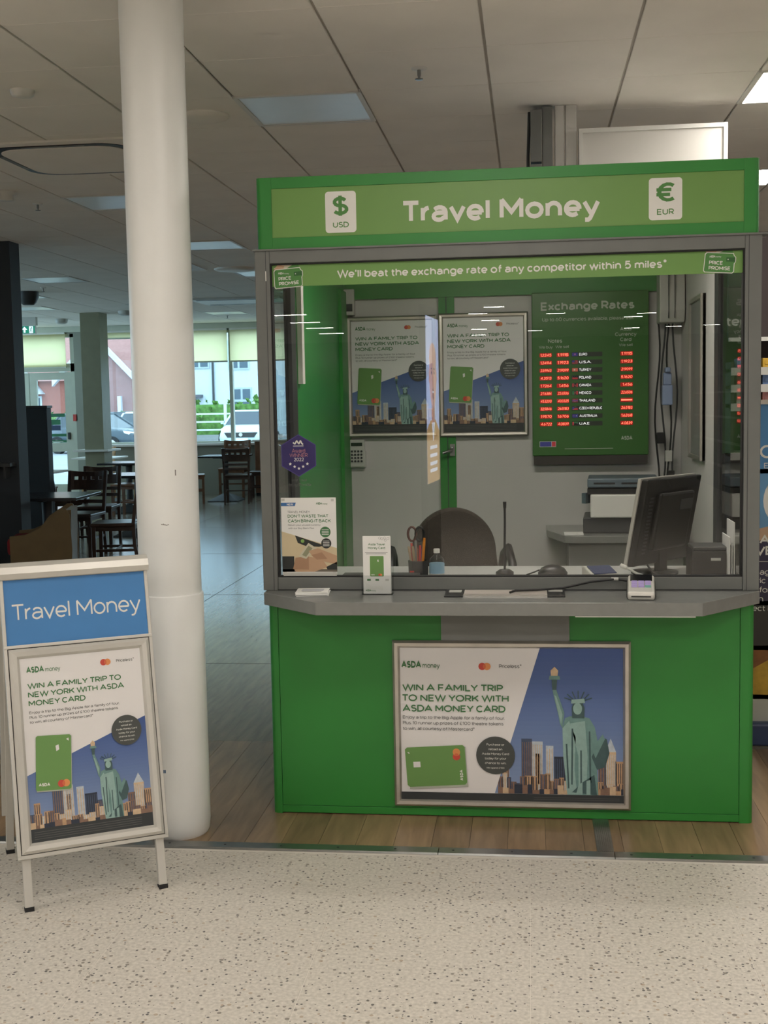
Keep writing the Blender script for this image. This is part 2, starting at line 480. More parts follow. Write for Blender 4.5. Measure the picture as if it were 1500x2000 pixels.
def text_geo(s, bold):
    k = (s, bold)
    if k in _tc: return _tc[k]
    w = .088 + bold * 2.6
    vs, fs = [], []
    x = 0.0
    kz = 0
    for ch in s:
        if ch == ' ':
            x += .25; continue
        if x > 0: x += .04 * LSB.get(ch, 1.0) - .04
        cl, gw, strokes = GLY.get(ch, GLY['o'])
        hy = (.70 if cl == 'c' else .53) - w
        gx = gw - (w - .088) * .3 if gw > .12 else gw
        for st in strokes:
            v, f = _ribbon([(x + w / 2 + px * gx, w / 2 + py * hy) for px, py in st], w / 2)
            for q in f:
                n = len(vs); kz = (kz + 1) % 13
                vs += [(*v[i], kz * .055) for i in q]; fs.append((n, n + 1, n + 2, n + 3))
        x += gx + w + .04 + .04 * RSB.get(ch, 1.0)
    _tc[k] = (vs, fs)
    return _tc[k]

class Print:
    """flat print laid out in metres on a sheet: u to the right, v up"""
    def __init__(self):
        self.it = []
    def poly(self, pts, m, d=1):
        self.it.append((list(pts), [tuple(range(len(pts)))], m, d)); return self
    def rect(self, x0, y0, x1, y1, m, d=1):
        return self.poly([(x0, y0), (x1, y0), (x1, y1), (x0, y1)], m, d)
    def rrect(self, x0, y0, x1, y1, r, m, d=1, n=5):
        p = []
        for cx, cy, a0 in ((x1 - r, y0 + r, -90), (x1 - r, y1 - r, 0), (x0 + r, y1 - r, 90), (x0 + r, y0 + r, 180)):
            for i in range(n + 1):
                a = math.radians(a0 + 90 * i / n)
                p.append((cx + r * math.cos(a), cy + r * math.sin(a)))
        return self.poly(p, m, d)
    def circ(self, cx, cy, r, m, d=1, n=32, ry=None):
        ry = ry or r
        return self.poly([(cx + r * math.cos(2 * math.pi * i / n), cy + ry * math.sin(2 * math.pi * i / n)) for i in range(n)], m, d)
    def line(self, x0, y0, x1, y1, w, m, d=1):
        dx, dy = x1 - x0, y1 - y0
        l = math.hypot(dx, dy) or 1
        nx, ny = -dy / l * w / 2, dx / l * w / 2
        return self.poly([(x0 + nx, y0 + ny), (x0 - nx, y0 - ny), (x1 - nx, y1 - ny), (x1 + nx, y1 + ny)], m, d)
    def text(self, s, x, y, cap, m, d=2, w=None, bold=0.0, align='l', rot=0.0, slant=0.0):
        vs, fs = text_geo(s, bold)
        if not vs: return self
        x0 = min(v[0] for v in vs); x1 = max(v[0] for v in vs)
        sy = cap / 0.70
        sx = (w / (x1 - x0)) if w else sy
        off = {'l': 0, 'c': -(x1 - x0) * sx / 2, 'r': -(x1 - x0) * sx}[align]
        ca, sa = math.cos(rot), math.sin(rot)
        out = []
        for a, b, kz in vs:
            a2 = (a - x0) * sx + off + b * sy * slant; b2 = b * sy
            out.append((x + a2 * ca - b2 * sa, y + a2 * sa + b2 * ca, kz))
        self.it.append((out, fs, m, d)); return self
    def build(self, name, parent, org, u=(1, 0, 0), v=(0, 0, 1), step=0.0004, flip=False, label=None):
        U, V, O = Vector(u), Vector(v), Vector(org)
        N = U.cross(V).normalized() * (-1 if flip else 1)
        mats, vs, fs, mi = [], [], [], []
        for pts, faces, m, d in self.it:
            if m not in mats: mats.append(m)
            k = mats.index(m); n = len(vs)
            vs += [tuple(O + U * p[0] + V * p[1] + N * ((d + (p[2] if len(p) > 2 else 0)) * step)) for p in pts]
            for f in faces:
                fs.append(tuple(i + n for i in f)); mi.append(k)
        me = bpy.data.meshes.new(name)
        me.from_pydata(vs, [], fs)
        for m in mats: me.materials.append(m)
        for p, k in zip(me.polygons, mi): p.material_index = k
        o = link(name, me, parent)
        if label: o['label'] = label
        return o

# ================================================================== THE SETTING
CZ = 2.977
GX, GY, GS = -0.999, 0.128, 0.6
FAR = 16.4
XL, XR, YB = -9.6, 7.0, -24.0

# --- hall floor of terrazzo tiles
mb = MB(); mb.box(XL, XR, YB, -0.38, -0.12, -0.0012)
floor = struct(part('floor', mb, GROUT))
tile_me = MB().box(-0.299, 0.299, -0.299, 0.299, -0.02, 0.0).mesh('floor_tile', TERR, 0.0008, 1)
rest = MB()
nx0 = -16
for i in range(nx0, 12):
    for j in range(0, 40):
        xc, yc = 0.362 + 0.3 + 0.6 * i, -0.4 - 0.3 - 0.6 * j
        if xc - .3 < XL or xc + .3 > XR or yc - .3 < YB: continue
        if -5 <= i <= 4 and j <= 5:
            link('floor_tile', tile_me, floor, (xc, yc, 0))
        else:
            rest.box(xc - .299, xc + .299, yc - .299, yc + .299, -0.02, 0.0)
o = part('floor_tiles', rest, TERR, floor); o['kind'] = 'stuff'

# --- wood-effect floor of the cafe and round the kiosk
mb = MB(); mb.box(XL, XR, -0.38, FAR, -0.12, -0.006)
wf = struct(part('floor_wood', mb, DARKG))
PW = 0.132
k = 0
x = -1.36
while x < 3.0:
    pm = MB().box(0, PW - 0.0012, 0, 1.28, -0.005, 0.0)
    link('floor_plank', pm.mesh('floor_plank', PLANK), wf, (x, -0.325 if k % 2 else -0.325, 0))
    x += PW; k += 1
x_end = x
mb = MB()
mb.box(XL, -1.361, -0.325, FAR, -0.0055, 0.0)
mb.box(-1.361, x_end, 0.957, FAR, -0.0055, 0.0)
mb.box(x_end, XR, -0.325, FAR, -0.0055, 0.0)
part('cafe_flooring', mb, CAFEF, wf)
mb = MB()
seam = mat('floor_seam', (52, 46, 42), 0.6)
for yy in (2.6, 5.2, 7.9, 10.6, 13.4):
    mb.box(-9, 1, yy, yy + .006, 0.0, 0.0006)
for xx in (-1.6, -3.4, -5.2):
    mb.box(xx, xx + .005, 1, 16, 0.0, 0.0006)
part('seam', mb, seam, wf)

# --- aluminium threshold strips
t1 = bpy.data.objects.new('trim_1', None); COL.objects.link(t1); t1['kind'] = 'structure'
for a, b in ((-6.0, -0.62), (-0.618, 0.648), (0.651, 1.243), (1.246, 4.5)):
    mb = MB()
    mb.prism([(-0.384, 0.0), (-0.378, 0.0055), (-0.327, 0.0055), (-0.321, 0.0)], a, b, 'x')
    part('strip_section', mb, STEEL, t1)
for q in range(24):
    mb = MB(); mb.lathe([(0.0045, 0.0054), (0.0045, 0.0062), (0.002, 0.0066)], 8, (-1.9 + q * 0.2, -0.352))
    part('screw', mb, DARKG, t1)
mb = MB()
for r in range(8):
    mb.box(1.190 + r * 0.0066, 1.1955 + r * 0.0066, -0.321, 0.02, 0.0, 0.0045)
mb.box(1.188, 1.245, -0.321, 0.02, 0.0, 0.003)
struct(part('trim_2', mb, STEEL))

# --- ceiling: tiles in a grid, lay-in lights
mb = MB(); mb.box(XL, XR, YB, FAR, 2.99, 3.12)
ceil = struct(part('ceiling', mb, CEILG))
mb = MB(); mb.box(XL, XR, YB, GY - 2 * GS, CZ, 2.99)
hall_ceiling = part('hall_ceiling', mb, CEILM, ceil)
OFF = {(1, 2), (-2, 6), (-2, 10), (-6, 14), (-9, 20), (-6, 20), (-5, 23), (-3, 2), (-8, 17), (-2, 14), (-2, 18)}
ON = {(5, 2), (5, 6), (9, 2), (9, 6), (5, 10)}
CASS = {(i, j) for i in (-2, -1) for j in (3, 4)}
ctile = MB().box(-0.294, 0.294, -0.2985, 0.2985, 0.0, 0.012).mesh('ceiling_tile', CEILM, 0.002, 1)
cells = [(i, j) for i in range(-14, 13) for j in range(-2, 27)
         if (i, j) not in OFF and (i, j) not in ON]
def cpos(i, j): return (GX + GS * (i + .5), GY + GS * (j + .5))
def vis(i, j):
    X, Y = cpos(i, j)
    return j >= -1 and -0.62 * (Y + 4.38) < X - 0.97 < 0.32 * (Y + 4.38) and Y < FAR - .2
near = sorted([c for c in cells if vis(*c)], key=lambda c: (cpos(*c)[0] - .97) ** 2 + (cpos(*c)[1] + 4.38) ** 2)[:298]
ns = set(near)
rest = MB()
for c in cells:
    X, Y = cpos(*c)
    if Y + .3 > FAR or X - .3 < XL or X + .3 > XR: continue
    if c in ns: link('ceiling_tile', ctile, ceil, (X, Y, CZ))
    else: rest.box(X - .293, X + .293, Y - .298, Y + .298, CZ, CZ + .012)
o = part('ceiling_tiles', rest, CEILM, ceil); o['kind'] = 'stuff'

def troffer(i, j, on, label):
    X, Y = cpos(i, j)
    t = thing('ceiling_light', label, 'ceiling light', (X, Y, CZ), 0, 'lay-in ceiling lights')
    mb = MB()
    for s in (-1, 1):
        mb.box(-.292, .292, s * .292 - .012, s * .292 + .012, -.006, .012)
        mb.box(s * .292 - .012, s * .292 + .012, -.292, .292, -.006, .012)
    part('frame', mb, WHITEP, t)
    mb = MB(); mb.box(-.281, .281, -.281, .281, -.002, .01)
    part('diffuser', mb, DIFF_ON if on else DIFF_OFF, t)
    return t
lab_off = {(1, 2): 'large unlit ceiling light just above the left end of the kiosk',
           (-2, 6): 'unlit ceiling light showing left of the white column below the air conditioner',
           (-2, 10): 'unlit ceiling light just right of the white column over the cafe',
           (-6, 14): 'unlit ceiling light over the cafe midway to the windows',
           (-9, 20): 'unlit ceiling light near the exit sign',
           (-6, 20): 'unlit ceiling light near the windows, left one by the column edge',
           (-5, 23): 'unlit ceiling light nearest the window blinds right of the column',
           (-3, 2): 'unlit ceiling light at the left edge above the air conditioner',
           (-8, 17): 'unlit cafe ceiling light between exit sign and dark wall',
           (-2, 14): 'unlit cafe ceiling light hidden behind the kiosk, nearer one',
           (-2, 18): 'unlit cafe ceiling light hidden behind the kiosk, farther one'}
for c in OFF: troffer(*c, False, lab_off[c])
lab_on = {(5, 2): 'lit ceiling light at the right edge above the kiosk', (5, 6): 'lit ceiling light just right of the kiosk header',
          (9, 2): 'lit ceiling light over the shop, right of the kiosk, nearer', (9, 6): 'lit ceiling light over the shop, right of the kiosk, farther',
          (5, 10): 'lit ceiling light over the shop behind the shelves'}
for c in ON: troffer(*c, True, lab_on[c])

# lamps of the hall the photographer stands in
def hall_panel(x, y, wx, wy, m, nm, label):
    t = thing(nm, label, 'ceiling light', (x, y, CZ), 0, 'lit lamps of the shop hall')
    mb = MB(); mb.box(-wx/2 - .02, wx/2 + .02, -wy/2 - .02, wy/2 + .02, -.035, 0)
    part('housing', mb, WHITEP, t)
    mb = MB(); mb.box(-wx/2, wx/2, -wy/2, wy/2, -.04, -.034)
    part('diffuser', mb, m, t)
for x in (-5.6, -2.4, 0.8, 4.0):
    for y in (-1.9, -5.0, -7.5):  # rearmost row added as low fill on the kiosk front
        hall_panel(x, y, .6, .6, DIFF_LOW if y > -3 else DIFF_ON, 'hall_light', 'lit square hall lamp, %s from the left in the row %s the photographer' % ({-5.6: 'first', -2.4: 'second', .8: 'third', 4.0: 'fourth'}[x], 'before' if y > -3 else 'above' if y > -6 else 'added behind'))
hall_panel(0.47, -8.2, .95, .16, STRIP_ON, 'strip_light', 'strip light mirrored in the green band on the kiosk glass')
ORD = ('nearest', 'second', 'third', 'fourth', 'fifth', 'sixth', 'farthest')
for nm_, row in (('left', ((-5.5, -10.5), (-5.4, -14.3), (-2.75, -14.5), (-2.85, -16.3), (-2.87, -17.9), (-2.95, -19.7))),
                 ('middle', ((0.45, -14.0), (0.155, -15.3), (1.4, -15.7), (0.3, -17.0), (0.0, -19.5), (1.1, -20.5), (-0.1, -21.6))),
                 ('right', ((5.0, -12.0), (2.9, -16.2), (2.75, -17.0), (4.5, -20.0), (3.8, -20.2), (3.0, -20.4)))):
    for q_, (x, y) in enumerate(row):
        hall_panel(x, y, .5 if nm_ == 'left' else .3, .1 if nm_ == 'left' else .07, STRIP_ON, 'strip_light', '%s of the far strip lamps mirrored in the %s of the kiosk glass' % (ORD[q_], nm_))

# --- walls of the shell
HW = mat('hall_wall', (150, 146, 140), 0.7, vary=0.08, scale=1)
CW = mat('cafe_wall', (150, 152, 140), 0.6, vary=0.05, scale=1.5)
mb = MB(); mb.box(XL - .15, XL, YB, 4.0, 0, CZ + .1); mb.box(XL - .15, XL, 4.0, FAR, 0, .9); mb.box(XL - .15, XL, 4.0, FAR, 2.86, CZ + .1); mb.box(XL - .15, XL, 9.8, 10.4, .9, 2.86)
struct(part('wall_left', mb, HW))
mb = MB(); mb.box(XR, XR + .15, YB, FAR, 0, CZ + .1); struct(part('wall_right', mb, HW))
mb = MB(); mb.box(XL, XR, YB - .15, YB, 0, CZ + .1); struct(part('wall_back', mb, HW))
# far wall with windows; columns of openings  (x0, x1, sill)
mb = MB()
FY0, FY1 = FAR, FAR + .22
mb.box(XL, XR, FY0, FY1, 2.86, CZ + .1)           # head
mb.box(-6.62, -3.0, FY0, FY1, 0, 0.88)             # under the windows
mb.box(XL, -8.75, FY0, FY1, 0, 2.86)
mb.box(-3.0, XR, FY0, FY1, 0, .88); mb.box(-3.0, -2.6, FY0, FY1, .88, 2.86); mb.box(2.0, XR, FY0, FY1, .88, 2.86)
mb.box(-7.02, -6.62, FY0, FY1, 0, 2.86)            # pier behind the square column
struct(part('wall_far', mb, CW))
FRW = mat('window_frame_paint', (196, 200, 184), 0.45, vary=0.03)
def window(n, x0, x1, z0, z1, muls, panes):
    w = struct(bpy.data.objects.new('window_%d' % n, None)); COL.objects.link(w)
    w.location = ((x0 + x1) / 2, FAR, z0)
    ox, oz = (x0 + x1) / 2, z0
    mb = MB(); t = .05
    mb.box(x0 - ox, x1 - ox, .04, .12, 0, t); mb.box(x0 - ox, x1 - ox, .04, .12, z1 - oz - t, z1 - oz)
    mb.box(x0 - ox, x0 - ox + t, .04, .12, t, z1 - oz - t); mb.box(x1 - ox - t, x1 - ox, .04, .12, t, z1 - oz - t)
    part('window_frame', mb, FRW, w)
    for m_ in muls:
        mb = MB(); mb.box(m_ - ox - .03, m_ - ox + .03, .03, .13, t, z1 - oz - t)
        part('mullion', mb, FRW, w)
    xs = [x0] + list(muls) + [x1]
    for a, b in zip(xs[:-1], xs[1:]):
        mb = MB(); mb.box(a - ox + .03, b - ox - .03, .075, .085, t, z1 - oz - t)
        part('pane', mb, WGLASS, w)
    return w
window(1, -6.62, -3.0, .88, 2.86, (-5.4, -4.2), 3)
window(2, -2.6, 2.0, .88, 2.86, (-1.1, .4), 3)  # added behind the kiosk to let more daylight into the cafe
mb = MB(); mb.box(-6.62, -3.0, FAR - .16, FAR + .05, .86, .9)
struct(part('trim_3', mb, WHITEP))                 # window board
for n_, (y0, y1) in ((3, (4.0, 9.8)), (4, (10.4, FAR))):  # unseen left wall windows, added to brighten the cafe
    w = struct(bpy.data.objects.new('window_%d' % n_, None)); COL.objects.link(w); w.location = (XL, y0, .9)
    mb = MB(); mb.box(-.1, -.04, 0, y1 - y0, 0, .05); mb.box(-.1, -.04, 0, y1 - y0, 1.91, 1.96); part('window_frame', mb, FRW, w)
    for q in range(5):
        yy = (y1 - y0) * q / 4
        mb = MB(); mb.box(-.1, -.04, max(0, yy - .03), min(y1 - y0, yy + .03), .05, 1.91); part('mullion', mb, FRW, w)
    for q in range(4):
        mb = MB(); mb.box(-.075, -.065, (y1 - y0) * q / 4 + .03, (y1 - y0) * (q + 1) / 4 - .03, .05, 1.91); part('pane', mb, WGLASS, w)
# glazed double doors with fanlight behind a blind
door = struct(bpy.data.objects.new('door_1', None)); COL.objects.link(door); door.location = (-7.9, FAR, 0)
mb = MB()
mb.box(-.85, .88, .03, .15, 2.20, 2.34); mb.box(-.85, .88, .03, .15, 2.80, 2.86)
mb.box(-.85, -.77, .03, .15, 0, 2.86); mb.box(.80, .88, .03, .15, 0, 2.86)
part('door_frame', mb, FRW, door)
mb = MB(); mb.box(-.77, .80, .08, .09, 2.34, 2.80); part('fanlight_pane', mb, WGLASS, door)
for s, (a, b) in enumerate(((-.765, .01), (.02, .795))):
    mb = MB()
    mb.box(a, a + .13, .05, .11, .02, 2.19); mb.box(b - .13, b, .05, .11, .02, 2.19)
    mb.box(a + .13, b - .13, .05, .11, 2.06, 2.19); mb.box(a + .13, b - .13, .05, .11, .78, .94); mb.box(a + .13, b - .13, .05, .11, .02, .2)
    lf = part('door_leaf', mb, FRW, door)
    for z0, z1 in ((.94, 2.06), (.2, .78)):
        mb = MB(); mb.box(a + .13, b - .13, .075, .085, z0, z1)
        part('door_pane', mb, WGLASS, lf)
    # stickers on the glass
    pr = Print()
    SG = mat('door_sticker_green', (30, 110, 70), 0.5); SB = mat('door_sticker_blue', (40, 60, 96), 0.5)
    pr.rect(a + .15, 1.40, b - .15, 1.46, SG)
    pr.rect(a + .25, 1.26, b - .24, 1.35, SG); pr.rect(a + .25, 1.16, b - .24, 1.25, SB)
    pr.rect(a + .135, .945, b - .135, .985, SG); pr.rect(a + .135, 1.01 + .04, b - .135, 1.10, SG)
    pr.rect(a + .16, .958, b - .2, .968, WHITEV, 2)
    pr.circ(a + .2, 1.30, .035, WHITEV); pr.circ(a + .2, 1.20, .035, SB)
    pr.build('door_sticker', lf, (0, .07, 0))
mb = MB(); mb.box(.70, .74, .02, .05, 1.0, 1.12); part('door_handle', mb, BLACKP, door)
mb = MB(); mb.box(.82, .9, .0, .03, 1.32, 1.44); part('call_point', mb, mat('red_plastic', (200, 60, 50), 0.4), door)

# blinds
def blind(x0, x1, z0, z1, label):
    t = thing('roller_blind', label, 'blind', ((x0 + x1) / 2, FAR - .02, z0), 0, 'cream roller blinds on the cafe windows')
    w = (x1 - x0) / 2
    mb = MB(); mb.box(-w, w, -.002, .002, .02, z1 - z0 - .03); part('blind_fabric', mb, BLIND, t)
    mb = MB(); mb.box(-w, w, -.012, .012, 0, .025); part('bottom_bar', mb, FRW, t)
    mb = MB(); mb.tube([(-w, 0, z1 - z0 - .02), (w, 0, z1 - z0 - .02)], .03, 10); part('roller', mb, WHITEP, t)
blind(-8.68, -7.16, 2.26, 2.90, 'wide cream roller blind above the double doors')
blind(-6.60, -5.42, 2.74, 2.90, 'cream blind rolled nearly all the way up, left of the white column')
blind(-5.38, -4.24, 2.30, 2.90, 'cream blind half down just right of the white column')
blind(-4.19, -3.05, 2.30, 2.90, 'cream blind half down beside the kiosk post')
mb = MB(); mb.box(-8.75, -3.0, FAR - .06, FAR, 2.885, 2.977)
struct(part('trim_4', mb, FRW))

# dark walls at the left of the cafe
DK = mat('dark_blue_grey_paint', (44, 50, 56), 0.6, vary=0.08, scale=2)
mb = MB(); mb.box(-4.6, -3.44, 5.7, 5.9, 0, CZ); struct(part('wall_dark', mb, DK))
t = thing('cafe_partition', 'chest-high dark grey partition beside the dark wall in the cafe', 'partition', (-4.35, 7.5, 0))
mb = MB(); mb.box(-.6, .465, -.06, .06, 0, 1.55); part('panel', mb, DK, t, bevel=.004)
mb = MB(); mb.box(-.61, .475, -.07, .07, 1.55, 1.575); part('top_cap', mb, DARKG, t)
tag(part('wall_bracket_shelf', MB().box(-.25, .0, -.12, 0, 0, .03).box(-.2, -.18, -.1, 0, -.1, 0).box(-.07, -.05, -.1, 0, -.1, 0), DARKG, None, (-3.47, 5.7, 1.05)),
    'small dark shelf on the dark wall at the left edge', 'shelf')

# ================================================================== COLUMN
t = thing('round_column', 'tall round white column rising to the ceiling behind the pavement sign', 'column', (-0.307, -0.212, 0))
mb = MB(); mb.lathe([(0.1095, .86), (0.1095, CZ)], 56); part('shaft', mb, COLW, t)
mb = MB(); mb.lathe([(0.106, 0.0), (0.112, 0.012), (0.1155, 0.05), (0.1155, .872), (0.1135, .876), (0.108, .877)], 56); part('protective_sleeve', mb, COLW, t)
SC = mat('scuff', (120, 116, 110), 0.6); BS = mat('blue_scuff', (92, 120, 150), 0.6)
mb = MB()
for a, z, w, h, m_ in ((-1.45, 1.13, .012, .003, 0), (-1.35, 1.128, .02, .0025, 0), (-1.0, 1.30, .004, .02, 0), (-1.7, .25, .02, .012, 1)):
    r = 0.1096 if z > .88 else .1157
    for q in range(4):
        a0 = a + (q - 2) * w / r / 4; a1 = a0 + w / r / 4 * .9
        zz = z + random.uniform(-.002, .002)
        mb.add([(r * math.cos(a0), r * math.sin(a0), zz), (r * math.cos(a1), r * math.sin(a1), zz), (r * math.cos(a1), r * math.sin(a1), zz + h), (r * math.cos(a0), r * math.sin(a0), zz + h)], [(0, 1, 2, 3)], mi=m_)
part('scuff_mark', mb, [SC, BS], t)

# ================================================================== POSTER ARTWORK
P_WHITE = mat('poster_white', (232, 230, 229), 0.35, vary=0.01)
P_GREEN = mat('poster_lettering_green', (70, 122, 76), 0.5, vary=0.02)
P_GREY = mat('poster_lettering_grey', (92, 94, 92), 0.5, vary=0.02)
P_CARD = mat('poster_card_green', (108, 152, 84), 0.4, vary=0.02)
P_CARDD = mat('poster_card_shadow', (176, 182, 168), 0.5)
P_RED = mat('poster_red', (205, 76, 62), 0.5, vary=0.0)
P_ORG = mat('poster_orange', (228, 148, 88), 0.5, vary=0.0)
P_MIX = mat('poster_red_orange', (216, 108, 68), 0.5, vary=0.0)
P_DISC = mat('poster_dark_disc', (72, 76, 74), 0.5, vary=0.02)
P_INK = mat('poster_dark_ink', (52, 56, 58), 0.5, vary=0.1)
def _mixc(t, a=(136, 156, 192), b=(62, 88, 148)): return tuple(int(a[i] + (b[i] - a[i]) * t) for i in range(3))
SKYC = [mat('poster_sky_%d' % i, _mixc(1 - i / 31), 0.35, vary=0.0) for i in range(32)]
ST_A = mat('poster_statue_light', (146, 178, 172), 0.5, vary=0.08, scale=60)
ST_B = mat('poster_statue_mid', (110, 146, 142), 0.5, vary=0.08, scale=60)
ST_C = mat('poster_statue_dark', (66, 92, 94), 0.5, vary=0.08, scale=60)
BLD = [mat('poster_tower_%s' % n, c, 0.5, vary=0.12, scale=80) for n, c in (('slate', (70, 84, 108)), ('tan', (186, 152, 118)), ('sand', (206, 180, 148)), ('brown', (134, 106, 90)), ('night', (46, 54, 70)), ('pale', (184, 194, 204)))]

def clip_poly(pts, x0, y0, x1, y1):
    def cut(ps, f, inter):
        out = []
        for i in range(len(ps)):
            a, b = ps[i - 1], ps[i]
            if f(b):
                if not f(a): out.append(inter(a, b))
                out.append(b)
            elif f(a): out.append(inter(a, b))
        return out
    def ix(X): return lambda a, b: (X, a[1] + (b[1] - a[1]) * (X - a[0]) / (b[0] - a[0]))
    def iy(Y): return lambda a, b: (a[0] + (b[0] - a[0]) * (Y - a[1]) / (b[1] - a[1]), Y)
    for f, g in ((lambda p: p[0] >= x0, ix(x0)), (lambda p: p[0] <= x1, ix(x1)), (lambda p: p[1] >= y0, iy(y0)), (lambda p: p[1] <= y1, iy(y1))):
        if pts: pts = cut(pts, f, g)
    return pts

def statue(pr, ox, oy, h, d=5):
    """robed verdigris statue, raised arm; h = whole height"""
    def q(pts): return [(ox + a * h, oy + b * h) for a, b in pts]
    pr.poly(q([(-.085, .0), (-.115, .3), (-.12, .52), (-.10, .60), (-.065, .615), (.02, .62), (.085, .60), (.125, .53), (.15, .40), (.14, .2), (.15, 0)]), ST_B, d)
    pr.poly(q([(-.085, .0), (-.115, .3), (-.12, .52), (-.07, .58), (-.02, .45), (-.03, .2), (-.01, 0)]), ST_A, d + 1)
    pr.poly(q([(.0, .0), (.0, .3), (-.06, .56), (.05, .58), (.07, .3), (.06, .05)]), ST_A, d + 1)
    for a, b, c_, e in ((-.045, .52, -.05, .08), (.085, .5, .09, .1), (.02, .35, .02, .02), (-.09, .4, -.075, .05)):
        pr.line(ox + a * h, oy + b * h, ox + c_ * h, oy + e * h, .012 * h, ST_C, d + 2)
    pr.poly(q([(-.05, .02), (.03, .1), (.12, .16), (.14, .0)]), ST_C, d + 2)
    pr.poly(q([(-.02, .0), (.0, .08), (.03, .1), (.03, 0)]), ST_A, d + 3); pr.poly(q([(.06, .0), (.06, .11), (.09, .12), (.09, 0)]), ST_A, d + 3)
    # tablet arm
    pr.poly(q([(.1, .3), (.17, .46), (.215, .44), (.235, .33), (.2, .22), (.14, .2)]), ST_C, d + 1)
    pr.poly(q([(.1, .36), (.185, .48), (.2, .44), (.13, .29)]), ST_B, d + 2)
    # raised arm
    pr.poly(q([(-.12, .52), (-.105, .64), (-.165, .82), (-.195, .83), (-.185, .77), (-.15, .62), (-.14, .56)]), ST_B, d + 1)
    pr.poly(q([(-.13, .55), (-.12, .63), (-.165, .77), (-.18, .78), (-.155, .66)]), ST_A, d + 2)
    # torch
    pr.poly(q([(-.195, .82), (-.165, .82), (-.158, .90), (-.2, .90)]), ST_C, d + 2)
    pr.poly(q([(-.222, .90), (-.135, .90), (-.142, .93), (-.215, .93)]), ST_B, d + 3)
    pr.poly(q([(-.205, .93), (-.155, .93), (-.15, .97), (-.178, 1.0), (-.208, .97)]), BLD[2], d + 3)
    # head
    pr.poly(q([(-.045, .6), (-.05, .68), (-.035, .735), (.03, .735), (.048, .68), (.045, .6)]), ST_C, d + 2)
    pr.circ(ox - .005 * h, oy + .675 * h, .034 * h, ST_A, d + 3, 16, .046 * h)
    pr.poly(q([(-.055, .715), (-.05, .745), (.045, .755), (.052, .72)]), ST_A, d + 4)
    for a in range(7):
        an = math.radians(165 - a * 25)
        pr.line(ox + math.cos(an) * .05 * h, oy + (.735 + math.sin(an) * .02) * h, ox + math.cos(an) * .108 * h, oy + (.74 + math.sin(an) * .075) * h, .008 * h, ST_C, d + 3)

def skyline(pr, x0, x1, y, h, seed, d=3):
    r = random.Random(seed)
    W_ = x1 - x0
    def tower(a, b, hh, mi, dd):
        b = min(b, x1)
        if b - a < .004 * W_: return
        pr.rect(a, y, b, y + hh, BLD[mi], dd)
        n = max(1, int((b - a) / (.016 * W_)))
        for q in range(n):
            xx = a + (b - a) * (q + .5) / n
            pr.rect(xx - (b - a) * .16 / n, y + hh * .05, xx + (b - a) * .16 / n, y + hh * .94, BLD[(mi + 3) % 6] if mi != 4 else BLD[0], dd + .5)
    for fx, fw, fh, mi in ((.04, .05, .5, 1), (.19, .085, .82, 0), (.275, .085, .78, 5), (.30, .04, .6, 0), (.385, .06, .72, 5), (.45, .10, .56, 4), (.55, .05, .4, 0), (.80, .06, .46, 3), (.855, .085, .64, 2), (.935, .065, .5, 1)):
        tower(x0 + fx * W_, x0 + (fx + fw) * W_, h * fh, mi, d)
        if mi == 2: pr.poly([(x0 + fx * W_, y + h * fh), (x0 + (fx + fw) * W_, y + h * fh), (x0 + (fx + fw / 2) * W_, y + h * (fh + .2))], BLD[5], d)
    x = x0
    while x < x1:
        w = r.uniform(.025, .06) * W_
        tower(x, x + w, h * r.uniform(.14, .34), r.choice((1, 2, 3, 3, 1, 0)), d + 1)
        x += w * .9
    x = x0
    while x < x1:
        w = r.uniform(.03, .07) * W_
        pr.rect(x, y, min(x + w, x1), y + h * r.uniform(.05, .14), BLD[r.choice((1, 3, 3, 2, 4))], d + 2)
        x += w

def twin(pr, x, y, r, d, vert=False):
    k = r * .62
    a, b = ((x, y - k), (x, y + k)) if vert else ((x - k, y), (x + k, y))
    pr.circ(*a, r, P_RED, d, 20); pr.circ(*b, r, P_ORG, d + 1, 20)
    if vert: pr.circ(x, y, r * .55, P_MIX, d + 2, 14, r * .32)
    else: pr.circ(x, y, r * .32, P_MIX, d + 2, 14, r * .75)

def sky_bands(pr, poly, y0, y1, d=1):
    n = 32
    for k_ in range(n):
        a = y0 + (y1 - y0) * k_ / n; b = y0 + (y1 - y0) * (k_ + 1) / n
        p = clip_poly(poly, -9, a, 9, b)
        if p and len(p) > 2: pr.poly(p, SKYC[n - 1 - k_], d)

def disc(pr, cx, cy, r, d):
    pr.circ(cx, cy, r, P_DISC, d, 36)
    rows = ('Purchase or', 'reload an', 'Asda Money Card', 'today for your', 'chance to win.', 'Min spend £100')
    for k_, s in enumerate(rows):
        pr.text(s, cx, cy + r * (.52 - .245 * k_), r * (.115 if k_ < 5 else .085), WHITEV, d + 1, align='c')

def logo(pr, x, y, cap, d=2, m1=None):
    pr.text('ASDA', x, y, cap, m1 or P_GREEN, d, w=cap * 2.75, bold=.035)
    pr.text('money', x + cap * 2.95, y, cap * .72, m1 or P_GREEN, d, w=cap * 2.4)

